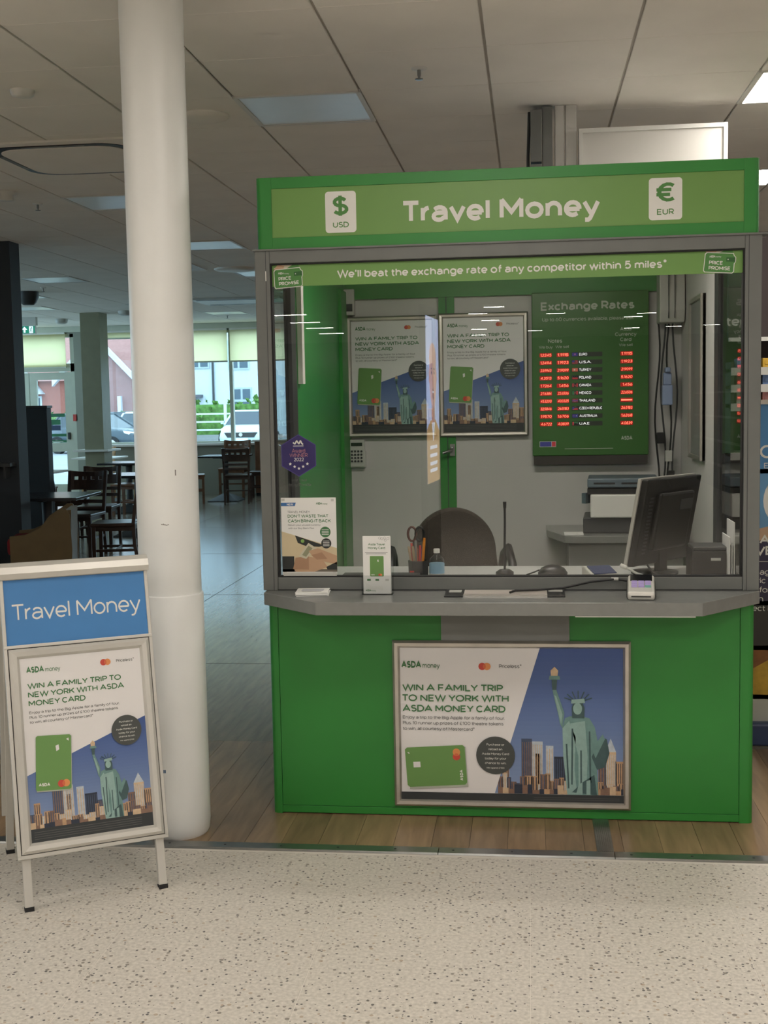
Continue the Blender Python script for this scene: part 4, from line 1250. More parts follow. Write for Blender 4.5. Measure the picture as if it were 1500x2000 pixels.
for q, nm in enumerate(('leftmost black cable hanging beside the exchange rates board', 'dark grey cable hanging second from the exchange rates board', 'black cable hanging third from the exchange rates board', 'rightmost dark grey cable hanging near the kiosk corner')):
    t = thing('hanging_cable', nm, 'cable', (1.60, yb - .02, .95), 0, 'cables hanging on the kiosk back wall')
    pts = []
    for s_ in range(14):
        z = 1.0 - s_ / 13 * .99
        pts.append((.004 + q * .027 + .012 * math.sin(s_ * .7 + q * 1.4), -.02 - .012 * q, z))
    mb = MB(); mb.tube(pts, .0045, 6); part('cable', mb, BLACKP if q % 2 == 0 else DARKG, t)
    if q < 3:
        dx, z = ((.0, .36), (.04, .27), (.05, .17))[q]
        mb = MB(); mb.box(dx, dx + .035, -.06, -.02 - .012 * q, z, z + .055); part('plug', mb, GREYPL if q == 1 else BLACKP, t, bevel=.003)
tag(part('dispenser_bottle', MB().box(0, .05, -.05, 0, 0, .10).box(.005, .045, -.045, -.005, .10, .16).box(.012, .038, -.07, -.01, .16, .185), mat('pale_blue_plastic', (150, 166, 200), .35), None, (1.62, yb - .075, 1.50), bevel=.006), 'pale blue wall dispenser right of the exchange rates board', 'dispenser')

# --- things on the inner worktop
def office_chair():
    t = thing('office_chair', 'brown fabric office chair with rounded back behind the kiosk window', 'chair', (.605, 1.15, .02), math.radians(8))
    # rounded backrest
    outline = []
    for i in range(25):
        a = math.pi * i / 24
        outline.append((.185 * math.cos(a) * (1.0), .86 + .19 * math.sin(a)))
    outline = [(.215, .60)] + outline + [(-.215, .60), (-.17, .5), (.17, .5)]
    mb = MB(); mb.prism(outline, -.03, .03, 'y'); part('backrest', mb, FABRIC, t, (0, -.2, 0), bevel=.012)
    mb = MB(); mb.box(-.23, .23, -.2, .25, .43, .50); part('seat', mb, FABRIC, t, bevel=.02)
    mb = MB(); mb.box(-.03, .03, -.25, -.2, .4, .7); part('back_bracket', mb, BLACKP, t)
    mb = MB(); mb.lathe([(.028, .06), (.028, .43)], 14); part('gas_lift', mb, BLACKP, t)
    for q in range(5):
        a = 2 * math.pi * q / 5 + .3
        mb = MB(); mb.tube([(0, 0, .1), (.28 * math.cos(a), .28 * math.sin(a), .06)], [.022, .015], 8); o = part('star_leg', mb, BLACKP, t)
        mb = MB(); mb.tube([(.28 * math.cos(a) - .012, .28 * math.sin(a), .026), (.28 * math.cos(a) + .012, .28 * math.sin(a), .026)], .026, 12); part('castor', mb, BLACKP, o)
    for s in (-1, 1):
        pts = [(s * .24, -.12, .46), (s * .28, -.13, .62), (s * .275, -.08, .78), (s * .27, .03, .84), (s * .26, .12, .80), (s * .25, .16, .70), (s * .24, .15, .48)]
        mb = MB(); mb.tube(pts, .02, 8); part('armrest', mb, BLACKP, t)
office_chair()

def pot():
    t = thing('pen_pot', 'black pen pot with scissors and highlighters behind the glass', 'pen pot', (.535, .30, .86))
    mb = MB(); mb.lathe([(.035, 0), (.038, .005), (.040, .062), (.037, .062), (.034, .01)], 6, smooth=False); part('pot', mb, BLACKP, t)
    mb = MB(); mb.box(-.03, -.014, -.0365, -.034, .005, .025); part('sticker', mb, P_RED, t)
    for x, y, c_, h_, nm in ((-.02, 0, (200, 60, 50), .13, 'red pen at the left of the black pot'), (-.008, .012, (226, 120, 60), .125, 'orange pen at the back of the black pot'), (.006, .0, (210, 70, 66), .12, 'short red pen in the middle of the black pot'),
                         (.02, -.006, (240, 150, 50), .15, 'tall orange highlighter at the right of the black pot'), (.015, .014, (40, 90, 170), .12, 'blue pen at the right of the black pot'), (-.03, .01, (190, 170, 140), .115, 'beige pencil leaning far left in the black pot'), (-.015, -.015, (180, 160, 130), .12, 'beige pencil at the front of the black pot')):
        p_ = thing('pen', nm, 'pen', (.535, .30, .86), 0, 'pens in the black pot')
        mb = MB(); mb.tube([(x * .7, y * .7, .006), (x * 1.15, y * 1.15, h_ * .8)], .0055, 8)
        m_ = mat('pen_%d_%d' % (c_[0], c_[2]), c_, .4)
        part('barrel', mb, m_, p_)
        mb = MB(); mb.tube([(x * 1.15, y * 1.15, h_ * .8), (x * 1.3, y * 1.3, h_)], [.006, .0045], 8); part('cap', mb, m_, p_)
    sc_ = thing('scissors', 'scissors with round brown and black handles standing in the black pot', 'scissors', (.535, .30, .86))
    for s in (-1, 1):
        pts = [(-.0 + s * .015 + .016 * math.cos(a), 0.0, .165 + .028 * math.sin(a)) for a in [2 * math.pi * q / 14 for q in range(15)]]
        mb = MB(); mb.tube([(p[0] - .008, p[1], p[2]) for p in pts], .005, 6); part('handle', mb, mat('scissor_brown', (92, 50, 40), .4) if s < 0 else BLACKP, sc_)
        mb = MB(); mb.box(-.012 + s * .002, -.007 + s * .002, -.0015 + s * .0016, .0015 + s * .0016, .01, .14); part('blade', mb, STEEL, sc_)
pot()
t = thing('water_bottle', 'small clear water bottle with blue label behind the glass', 'bottle', (.612, .24, .86))
mb = MB(); mb.lathe([(.026, 0), (.029, .006), (.029, .06), (.027, .075), (.012, .09), (.011, .098)], 20); part('bottle', mb, ACRYL, t)
mb = MB(); mb.lathe([(.0293, .02), (.0296, .021), (.0296, .058), (.0293, .059)], 20); part('label_band', mb, mat('pale_blue_label', (140, 176, 200), .4), t)
mb = MB(); mb.lathe([(.0125, .098), (.0125, .112), (.011, .114)], 14); part('cap', mb, WHITEP, t)
t = thing('gooseneck_microphone', 'thin black gooseneck microphone standing behind the glass', 'microphone', (.870, .34, .86))
mb = MB(); mb.lathe([(.035, 0), (.035, .01), (.02, .02)], 18); part('base', mb, BLACKP, t)
mb = MB(); mb.tube([(0, 0, .015), (0, 0, .1), (.002, 0, .2), (.002, -.004, .265)], .0045, 8); part('stem', mb, BLACKP, t)
mb = MB(); mb.tube([(.002, -.004, .26), (.002, -.006, .285)], [.006, .007], 10); part('tip', mb, BLACKP, t)
# monitor, seen from behind
MONB = mat('monitor_black', (13, 13, 14), 0.5, vary=0.05)
t = thing('computer_monitor', 'black computer monitor with silver edge turned away behind the glass', 'monitor', (1.447, .37, .86), math.radians(52))
mb = MB(); mb.lathe([(.09, 0), (.09, .008), (.03, .014)], 24); part('stand_base', mb, BLACKP, t)
mb = MB(); mb.box(-.025, .025, -.04, -.015, .01, .2); part('stand_neck', mb, BLACKP, t)
lean_m = .20
def mhex(x0, x1, y0, y1, z0, z1):
    f = lambda z: -(z - .05) * lean_m
    return MB().hexa([(x0, y0 + f(z0), z0), (x1, y0 + f(z0), z0), (x1, y1 + f(z0), z0), (x0, y1 + f(z0), z0), (x0, y0 + f(z1), z1), (x1, y0 + f(z1), z1), (x1, y1 + f(z1), z1), (x0, y1 + f(z1), z1)])
part('screen_shell', mhex(-.19, .19, -.03, .0, .045, .375), MONB, t, bevel=.006)
part('bezel', mhex(-.195, .195, .0, .014, .04, .38), ALUW, t, bevel=.003)
part('display', mhex(-.18, .18, .0135, .0155, .055, .365), mat('dark_screen', (12, 14, 18), .15), t)
part('rear_hump', mhex(-.12, .12, -.055, -.03, .1, .32), MONB, t, bevel=.01)
for q in range(16):
    part('vent_slot', mhex(-.155, -.13, -.032, -.029, .09 + q * .014, .096 + q * .014), DARKG, t)
part('rear_sticker', mhex(.02, .11, -.0575, -.055, .25, .29), DARKG, t)
t = thing('receipt_printer', 'low black box printer behind the glass at the right', 'printer', (1.632, .20, .86))
mb = MB(); mb.box(-.075, .085, -.06, .1, 0, .115); part('body', mb, MONB, t, bevel=.008)
mb = MB(); mb.box(-.07, .08, -.058, .09, .115, .128); part('lid', mb, DARKG, t, bevel=.003)
mb = MB(); mb.box(-.005, .03, -.0625, -.06, .078, .088); part('badge', mb, GREYPL, t)
for q, nm in enumerate(('tallest but one white paper sheet standing at the right window post', 'lowest white paper sheet standing at the right window post', 'tall white paper sheet standing against the right side of the kiosk glass')):
    mb = MB(); mb.box(-.002, .002, -.08, .08, 0, .17 - .03 * q + (.11 if q == 2 else 0))
    tag(part('paper_sheet', mb, PAPER, None, (1.685 + q * .011, .165 + .018 * q, .86)), nm, 'paper', 'papers standing by the kiosk glass')
t = thing('card_terminal', 'grey card terminal lying behind the glass by the monitor', 'card terminal', (1.235, .22, .86), math.radians(20))
mb = MB(); mb.prism([(-.05, 0), (-.05, .02), (.04, .045), (.06, .04), (.06, 0)], -.055, .055, 'x'); part('body', mb, ALUW, t, bevel=.006)
mb = MB(); mb.hexa([(-.045, -.04, .024), (.045, -.04, .024), (.045, .03, .0425), (-.045, .03, .0425), (-.045, -.04, .027), (.045, -.04, .027), (.045, .03, .0465), (-.045, .03, .0465)]); part('screen', mb, mat('blue_screen', (60, 72, 110), .3), t)
t = thing('computer_mouse', 'dark round mouse on the worktop behind the cash tray', 'mouse', (1.055, .30, .86))
mb = MB(); mb.lathe([(.055, 0), (.057, .012), (.045, .03), (.025, .04), (.005, .043)], 20); part('body', mb, BLACKP, t)
mb = MB(); mb.tube([(-.1, .0, .004), (-.07, .02, .012), (-.05, .02, .02)], .003, 6); part('lead', mb, BLACKP, t)
t = thing('data_lead', 'thick grey lead lying on the worktop in front of the monitor', 'cable', (1.42, .15, .86))
mb = MB(); mb.tube([(-.1, .03, .05), (-.06, .0, .03), (0, -.03, .012), (.06, -.04, .005)], .005, 8); part('lead', mb, GREYPL, t)
mb = MB(); mb.tube([(-.115, .037, .056), (-.095, .027, .047)], .008, 8); part('plug', mb, WHITEP, t)
t = thing('white_lead', 'looped white lead at the right end of the worktop', 'cable', (1.42, .15, .86))
mb = MB(); mb.tube([(.16, -.03, .004), (.19, -.04, .022), (.23, -.045, .024), (.26, -.05, .004)], .004, 8); part('lead', mb, PAPER, t)
t = thing('power_lead', 'thin black lead below the monitor on the worktop', 'cable', (1.42, .12, .86))
mb = MB(); mb.tube([(-.02, .05, .06), (.0, .04, .03), (.05, .03, .01), (.12, .0, .005)], .004, 8); part('lead', mb, BLACKP, t)

# --- rear desk and printer
t = thing('corner_desk', 'grey desk with cut corner at the back right of the kiosk', 'desk', (1.38, 1.6, .02))
mb = MB(); mb.prism([(-.33, .24), (-.33, .0), (-.25, -.26), (-.22, -.28), (.32, -.28), (.32, .24)], .845, .88, 'z'); part('desk_top', mb, CTOP, t, bevel=.003)
mb = MB(); mb.box(-.21, .30, -.22, -.2, 0, .845); part('front_board', mb, GREYP, t)
mb = MB(); mb.box(-.23, -.21, -.22, .22, 0, .845); part('side_board', mb, GREYP, t)
t = thing('office_printer', 'white and grey office printer on the rear desk', 'printer', (1.40, 1.58, .90), math.radians(-4))
mb = MB(); mb.box(-.17, .17, -.15, .15, 0, .075); part('base_tray', mb, DARKG, t, bevel=.006)
mb = MB(); mb.box(-.135, .18, -.17, .16, .075, .185); part('body', mb, WHITEP, t, bevel=.006)
mb = MB(); mb.box(-.15, .18, -.14, .16, .185, .21); part('paper_slot', mb, BLACKP, t)
mb = MB(); mb.box(-.15, .18, -.13, .16, .215, .26); o = part('scanner_lid', mb, mat('blue_grey_plastic', (96, 112, 122), .4), t, bevel=.006)
for q in range(2):
    mb = MB(); mb.box(-.12 + q * .13, -.02 + q * .13, -.132, -.129, .232, .24); part('slot', mb, BLACKP, o)
mb = MB(); mb.prism([(-.16, -.02), (-.13, .05), (-.135, .075), (-.18, .0)], .13, .18, 'z'); part('side_flap', mb, mat('blue_grey_plastic', (96, 112, 122), .4), t)
tag(part('paper_sheet', MB().box(0, .09, 0, .12, 0, .002), PAPER, None, (1.13, 1.36, .9005)), 'white sheet of paper at the front of the rear desk', 'paper')

# --- stickers and poster on the glass (inside face shows through, mounted outside)
PUR = mat('purple_vinyl', (44, 34, 96), 0.4, vary=0.03); PUR2 = mat('purple_border', (70, 60, 130), .4); PNK = mat('award_pink', (176, 120, 128), .5)
pr = Print()
def hexg(r): return [(r * .955 * math.cos(math.radians(30 + 60 * i)), r * math.sin(math.radians(30 + 60 * i))) for i in range(6)]
pr.poly(hexg(.078), PUR2, 0); pr.poly(hexg(.0745), PUR, 1)
for s in (-1, 0, 1): pr.line(-.022 + .0, .040, -.022, .040, .001, WHITEV)
zz = [(-.020, .048), (-.013, .042), (-.006, .055), (.002, .042), (.008, .055), (.014, .042), (.018, .042)]
for a, b in zip(zz[:-1], zz[1:]): pr.line(*a, *b, .005, WHITEV, 2)
pr.rect(-.02, .034, .019, .036, WHITEV, 2); pr.rect(-.02, .029, .019, .0305, PUR2, 2)
pr.text('Award', 0, .010, .015, PNK, 2, w=.05, align='c'); pr.text('WINNER', 0, -.006, .014, PNK, 2, w=.068, align='c', bold=.0); pr.text('2022', 0, -.021, .013, WHITEV, 2, w=.037, align='c')
def star(cx, cy, r): pr.poly([(cx + (r if q % 2 == 0 else r * .42) * math.sin(math.pi * q / 5), cy + (r if q % 2 == 0 else r * .42) * math.cos(math.pi * q / 5)) for q in range(10)], WHITEV, 2)
for sx, sy in ((-.032, -.031), (-.016, -.041), (0, -.048), (.016, -.041), (.032, -.031)): star(sx, sy, .0065)
pr.text('Best Travel', 0, -.096, .011, P_GREY, 1, w=.055, align='c'); pr.text('Money Provider', 0, -.113, .011, P_GREY, 1, w=.092, align='c')
aw = pr.build('award_sticker', None, (0, 0, 0), step=.0003)
aw.location = (.125, .0172, 1.349); tag(aw, 'purple hexagonal award winner 2022 sticker on the kiosk glass', 'sticker')

pr = Print()
w_, h_ = .206, .288
pr.rect(0, 0, w_, h_, PAPER, 0)
BLU2 = mat('leaflet_blue', (60, 110, 168), .5)
pr.poly([(0, h_ - .031), (.052, h_ - .031), (.056, h_ - .018), (0, h_ - .018)], BLU2, 1); pr.text('NEW', .022, h_ - .0285, .008, PAPER, 2, w=.024, bold=.02)
logo(pr, .132, h_ - .026, .008)
pr.text('TRAVEL MONEY', .024, h_ - .057, .0085, P_GREY, 1, w=.084); pr.text('DON’T WASTE THAT', .024, h_ - .074, .0115, P_GREEN, 1, w=.152, bold=.015); pr.text('CASH BRING IT BACK', .025, h_ - .092, .0115, P_GREEN, 1, w=.16, bold=.015)
pr.text('Return your unused currency', .025, h_ - .104, .0055, P_GREY, 1, w=.122); pr.text('with our Buy Back Plus', .025, h_ - .116, .0055, P_GREY, 1, w=.097)
CR = mat('print_cream', (212, 196, 160), .5); BK = mat('print_black', (40, 44, 42), .5); SKN2 = mat('print_skin_dark', (176, 138, 108), .5)
pr.poly([(0, .012), (w_, .012), (w_, .10), (.05, .148), (0, .163)], CR, 1)
pr.poly([(.05, .148), (.16, .11), (.14, .105), (.09, .108), (.06, .12)], BK, 2); pr.circ(.078, .127, .007, mat('print_light_green', (130, 170, 90), .5), 3, 10)
pr.rect(0, .012, .045, .07, BK, 2); pr.rect(0, .012, w_, .022, mat('print_brown', (112, 104, 92), .5), 2)
pr.poly([(.045, .02), (.09, .07), (.15, .06), (.17, .03), (.12, .012), (.05, .012)], SKIN, 3); pr.poly([(.04, .022), (.05, .065), (.1, .07), (.1, .02)], SKN2, 4)
pr.poly([(.062, .07), (.10, .12), (.13, .10), (.09, .06)], NOTE, 5); pr.poly([(.075, .075), (.1, .11), (.115, .1), (.09, .068)], mat('print_note_dark', (150, 150, 120), .5), 6)
pr.poly([(.10, .09), (.135, .10), (.206, .072), (.206, .04), (.16, .05), (.12, .062)], SKIN, 7); pr.poly([(.11, .075), (.15, .085), (.17, .06), (.13, .058)], SKN2, 8)
pr.poly([(.165, .03), (.206, .05), (.206, .02), (.17, .02)], BK, 7)
pr.circ(.164, .160, .020, P_GREEN, 2, 24); pr.circ(.167, .118, .019, BK, 9, 24)
for q in range(4):
    pr.rect(.151, .168 - q * .006, .177, .170 - q * .006, PAPER, 3); pr.rect(.155, .126 - q * .006, .179, .128 - q * .006, PAPER, 10)
pr.rect(.002, h_ - .012, .014, h_ - .003, GREYPL, 1); pr.rect(w_ - .018, h_ - .014, w_ - .008, h_ - .005, GREYPL, 1)
ps = thing('window_poster', 'small poster about bringing back unused cash taped inside the lower left glass', 'poster', (.054, .0165, .905))
mb = MB(); mb.box(0, w_, .0, .0008, 0, h_); part('sheet', mb, PAPER, ps)
pr.build('poster_print', ps, (0, -.0002, 0), step=.00025)
mb = MB(); mb.box(.004, w_ - .002, -.004, .0, -.004, .010); part('plastic_lip', mb, GREYPL, ps, bevel=.001)
for xx in (.004, w_ - .016):
    mb = MB(); mb.box(xx, xx + .012, -.005, 0, -.006, .012); part('clip', mb, GREYPL, ps, bevel=.001)

# --- things on the counter
for q in range(6):
    top = q == 5
    t = thing('leaflet', 'topmost printed leaflet of the small stack on the left of the counter' if top else 'white leaflet lower in the small stack on the left of the counter', 'leaflet',
              (.185 + random.uniform(-.003, .003), -.085 + random.uniform(-.003, .003), ZS + q * .0024), math.radians(6) + random.uniform(-.04, .04), 'leaflets stacked on the counter')
    mb = MB(); mb.box(-.058, .058, -.055, .055, 0, .0023); part('sheet', mb, PAPER, t)
    if top:
        pr = Print(); pr.rect(-.04, -.02, .04, .03, mat('leaflet_print_pale', (196, 198, 204), .5), 1); pr.rect(-.035, -.035, .035, -.028, P_GREY, 1)
        pr.build('leaflet_print', t, (0, 0, .0023), (1, 0, 0), (0, 1, 0), step=.0003)
t = thing('leaflet_holder', 'clear acrylic leaflet holder standing on the counter', 'leaflet holder', (.422, -.075, ZS), math.radians(-1))
mb = MB()
mb.box(-.056, .056, -.024, -.0225, 0, .07); mb.box(-.056, -.0545, -.024, .02, 0, .07); mb.box(.0545, .056, -.024, .02, 0, .07); mb.box(-.056, .056, .018, .0195, 0, .16); mb.box(-.056, .056, -.024, .0195, 0, .002)
part('acrylic_holder', mb, ACRYL, t)
for q in (1, 2):
    o = thing('card_leaflet', 'travel money card leaflet hidden behind the front one in the holder', 'leaflet', (.422, -.075, ZS), math.radians(-1), 'travel money card leaflets in the holder')
    mb = MB(); mb.box(-.050, .050, -.018 + q * .007, -.015 + q * .007, .003, .212 - .002 * q); part('sheet', mb, PAPER, o)
t = thing('card_leaflet', 'front travel money card leaflet with green card print in the clear holder', 'leaflet', (.422, -.075, ZS), math.radians(-1), 'travel money card leaflets in the holder')
mb = MB(); mb.box(-.050, .050, -.018, -.015, .003, .212); part('sheet', mb, PAPER, t)
pr = Print()
pr.rect(-.05, .003, .05, .212, PAPER, 0)
pr.text('Asda Travel', 0, .178, .0085, P_GREEN, 1, w=.06, align='c', bold=.012); pr.text('Money Card', 0, .165, .0085, P_GREEN, 1, w=.062, align='c', bold=.012)
pr.rect(-.042, .152, .04, .1535, P_GREY, 1); pr.rect(-.038, .147, .034, .1485, P_GREY, 1)
pr.rrect(-.025, .066, .025, .140, .003, P_CARD, 1); pr.text('ASDA', -.022, .070, .004, PAPER, 2, w=.014, bold=.04); twin(pr, .012, .072, .0042, 2); pr.poly([(.002, .125), (.006, .128), (.007, .120), (.004, .118)], PAPER, 2)
for q, xx in enumerate((-.036, -.006, .03)): pr.rect(xx, .05, xx + .013, .057, P_GREEN if q < 2 else GREYPL, 1)
for cx, cy in ((.02, .205), (.032, .2), (.042, .206), (.03, .208), (.012, .208)):
    for q in range(10):
        a, b = 2 * math.pi * q / 10, 2 * math.pi * (q + 1) / 10
        pr.line(cx + .004 * math.cos(a), cy + .004 * math.sin(a) - .003, cx + .004 * math.cos(b), cy + .004 * math.sin(b) - .003, .0007, P_GREY, 1)
pr.poly([(-.05, .052), (-.02, .03), (.02, .032), (.022, .012), (.0, .02), (-.03, .012)], WHITEV, 1)
logo(pr, -.042, .012, .007)
pr.build('leaflet_print', t, (0, -.0186, 0), step=.0002)
# cash tray let into the counter
t = thing('cash_tray', 'steel cash tray with dark end plates let into the counter', 'cash tray', (.878, -.075, ZS))
mb = MB()
n = 10
prof = [(-.055 + .11 * i / n, .002 - .0 + .0105 * (1 - math.cos(2 * math.pi * i / n)) * 0.0 + .004 * abs(math.cos(math.pi * i / n))) for i in range(n + 1)]
vs, fs = [], []
for s in (-.145, .150):
    for y, z in prof: vs.append((s, y, z))
for i in range(n): fs.append((i, i + 1, n + 2 + i, n + 1 + i))
mb.add(vs, fs, True); part('trough', mb, mat('steel_reflection_tint', (232, 222, 214), .35, .55, vary=.03), t)  # strip lamp reflection put into the pale warm colour
for a, b in ((-.212, -.145), (.150, .212)):
    mb = MB(); mb.box(a, b, -.078, .07, .0, .005); part('end_plate', mb, BLACKP, t, bevel=.001)
mb = MB(); mb.box(-.2, -.155, .0, .05, .005, .0062); part('label_plate', mb, GREYPL, t)
mb = MB(); mb.box(.155, .205, .02, .055, .005, .0062); part('label_plate', mb, GREYPL, t)
for y in (-.06, .055):
    mb = MB(); mb.box(-.145, .150, y, y + .006, .0, .006); part('rim', mb, ALU, t)
# card reader
t = thing('card_reader', 'card payment reader with lilac keys on the right of the counter', 'card reader', (1.352, -.125, ZS), math.radians(-5))
t.scale = (1.1, 1.1, 1.25)
def wedge(x0, x1, y0, y1, za, zb, ua=0., ub=0.):
    return MB().hexa([(x0, y0, ua), (x1, y0, ua), (x1, y1, ub), (x0, y1, ub), (x0, y0, za), (x1, y0, za), (x1, y1, zb), (x0, y1, zb)])
part('body', wedge(-.042, .042, -.085, .085, .022, .05), ALUW, t, bevel=.008, bseg=3)
part('side_grip', wedge(-.045, .045, -.06, .07, .016, .04), BLACKP, t, bevel=.006)
part('screen', wedge(-.034, .034, .022, .078, .042, .0515, .03, .04), mat('reader_screen', (14, 16, 22), .15), t)
KEY = mat('lilac_keys', (176, 160, 214), .4, vary=.02); KEYG = mat('green_key', (120, 180, 170), .4)
for r in range(4):
    for c_ in range(3):
        y0 = -.038 + r * .0145
        z = .022 + (y0 + .085) / .17 * .028
        part('key', wedge(-.03 + c_ * .021, -.012 + c_ * .021, y0, y0 + .011, z + .003, z + .005, z - .004, z - .002), KEYG if (r == 0 and c_ == 2) else KEY, t)
part('card_slot', wedge(-.03, .03, -.0862, -.083, .012, .012, .009, .009), BLACKP, t)
mb = MB(); mb.tube([(-.03, .085, .03), (-.08, .1, .035), (-.16, .085, .028), (-.25, .06, .012), (-.33, .045, .008), (-.40, .02, .008), (-.415, -.005, .006)], .0035, 8); o = part('lead', mb, BLACKP, t)
mb = MB(); mb.tube([(-.072, .0985, .0345), (-.095, .1005, .0345)], .0045, 8); part('lead_tag', mb, GREYPL, o)

# ================================================================== ABOVE AND BESIDE THE KIOSK
t = thing('white_sign_box', 'blank white framed panel standing on the kiosk roof at the right', 'sign panel', (1.225, 1.76, ZT))
mb = MB(); mb.box(0, .70, 0, .08, -.02, .495); part('panel', mb, WHITEP, t)
mb = MB(); mb.box(-.004, .704, -.008, .088, .48, .50); mb.box(-.004, .014, -.008, .088, -.02, .48); mb.box(.685, .704, -.008, .088, -.02, .48)
part('frame', mb, WHITEV, t)
t = thing('cable_trunking', 'white cable trunking rising from the kiosk roof to the ceiling', 'trunking', (1.105, 1.79, 2.33))
for a, b in ((0, .045), (.052, .105)):
    mb = MB(); mb.box(a, b, 0, .06, 0, CZ - 2.33); part('duct', mb, WHITEP, t, bevel=.003)
t = thing('grey_service_box', 'grey electrical box by the trunking above the kiosk', 'electrical box', (.985, 1.74, 2.33))
mb = MB(); mb.box(.0, .055, 0, .12, .0, .36); mb.box(.0, .055, 0, .12, .37, .62); part('box', mb, GREYP, t, bevel=.003)
mb = MB(); mb.box(.058, .108, .02, .12, 0, .638); part('side_box', mb, GREYP, t, bevel=.003)
mb = MB(); mb.tube([(-.012, .05, .0), (-.012, .05, .4), (-.004, .05, .62)], .008, 8); part('cable', mb, DARKG, t)

# ceiling fittings
t = thing('ceiling_cassette', 'rounded air conditioning cassette in the ceiling left of the white column', 'air conditioner', (-1.60, 2.5, CZ))
def rr(w, r, z, n=6):
    p = []
    for cx, cy, a0 in ((w - r, -w + r, -90), (w - r, w - r, 0), (-w + r, w - r, 90), (-w + r, -w + r, 180)):
        for i in range(n + 1):
            a = math.radians(a0 + 90 * i / n); p.append((cx + r * math.cos(a), cy + r * math.sin(a)))
    return p
mb = MB(); mb.prism(rr(.47, .02, 0), -.012, 0, 'z'); part('outer_plate', mb, CEILM, t)
mb = MB(); mb.prism(rr(.40, .16, 0), -.016, -.011, 'z'); part('air_gap', mb, BLACKP, t)
mb = MB(); mb.prism(rr(.355, .14, 0), -.021, -.012, 'z'); part('face_panel', mb, CEILM, t, bevel=.004)
for a in range(4):
    mb = MB()
    q = [(.366, -.18), (.392, -.18), (.392, .18), (.366, .18)]
    ca, sa = math.cos(a * math.pi/2), math.sin(a * math.pi/2)
    mb.prism([(x * ca - y * sa, x * sa + y * ca) for x, y in q], -.019, -.014, 'z'); part('louvre', mb, GREYP, t)
def round_fit(x, y, r, z, label, nm, cat, prof, m=CEILM, grp=None):
    t = thing(nm, label, cat, (x, y, CZ), 0, grp)
    mb = MB(); mb.lathe([(a * r, -b * z) for a, b in prof], 24); part('cover', mb, m, t)
    return t
PF = [(1, 0), (1, .3), (.9, .8), (.5, 1.0), (.02, 1.0)]
round_fit(-.62, 1.65, .12, .022, 'round ceiling speaker just right of the white column', 'ceiling_speaker', 'speaker', PF)
t = round_fit(-1.30, 1.03, .055, .03, 'small smoke detector on the ceiling at the upper left', 'smoke_detector', 'smoke detector', PF, WHITEP)
round_fit(-2.47, 3.46, .07, .06, 'smoke detector at the left edge above the dark wall', 'smoke_detector', 'smoke detector', [(1, 0), (1, .3), (.7, .4), (.8, .9), (.02, 1)], WHITEP)
round_fit(-5.13, 10.05, .13, .16, 'dark dome camera on the cafe ceiling near the partition', 'dome_camera', 'camera', [(1, 0), (1, .4), (.75, .8), (.5, 1), (.02, 1)], DARKG)
round_fit(-6.47, 14.5, .1, .08, 'small detector on the cafe ceiling left of the square column', 'smoke_detector', 'smoke detector', PF, GREYPL)
round_fit(-5.0, 13.3, .11, .07, 'small detector on the cafe ceiling right of the square column', 'smoke_detector', 'smoke detector', PF, GREYPL)
def sprinkler(x, y, label):
    t = thing('sprinkler_head', label, 'sprinkler', (x, y, CZ), 0, 'sprinkler heads on the ceiling')
    mb = MB(); mb.lathe([(.035, 0), (.034, -.005), (.012, -.008)], 16); part('rose', mb, WHITEP, t)
    mb = MB(); mb.lathe([(.008, -.008), (.008, -.03), (.004, -.045)], 10); part('stem', mb, STEEL, t)
    mb = MB(); mb.lathe([(.004, -.045), (.018, -.046), (.018, -.049), (.003, -.05)], 12); part('deflector', mb, STEEL, t)
sprinkler(.507, 1.0, 'sprinkler head on the ceiling above the kiosk header')
sprinkler(-2.45, 3.95, 'sprinkler head left of the column below the air conditioner')
sprinkler(-4.75, 9.6, 'sprinkler head near the middle unlit cafe light')
sprinkler(-6.5, 12.9, 'sprinkler head above the exit sign')
sprinkler(-4.2, 12.6, 'sprinkler head just right of the white column by the windows')
sprinkler(-3.8, 14.7, 'sprinkler head near the kiosk post by the windows')
t = thing('air_diffuser', 'square swirl air diffuser on the cafe ceiling right of the white column', 'air vent', (-2.70, 8.0, CZ))
mb = MB(); mb.box(-.297, .297, -.297, .297, -.008, 0); part('plate', mb, WHITEP, t)
mb = MB(); mb.lathe([(.22, -.008), (.2, -.02), (.19, -.02)], 24); part('ring', mb, GREYPL, t)
mb = MB(); mb.lathe([(.17, -.008), (.14, -.016), (.02, -.018)], 24); part('core', mb, DARKG, t)
round_fit(-2.1, 8.3, .22, .025, 'round ceiling disc beside the kiosk post over the cafe', 'ceiling_disc', 'air vent', PF, WHITEP)
t = thing('slot_vent', 'long dark ceiling cassette near the windows beside the kiosk', 'air conditioner', (-2.9, 12.0, CZ))
mb = MB(); mb.box(-.6, .6, -.45, .45, -.03, 0); part('plate', mb, GREYPL, t)
mb = MB(); mb.box(-.55, .55, -.4, -.33, -.034, -.03); mb.box(-.55, .55, .33, .4, -.034, -.03); part('slot', mb, BLACKP, t)
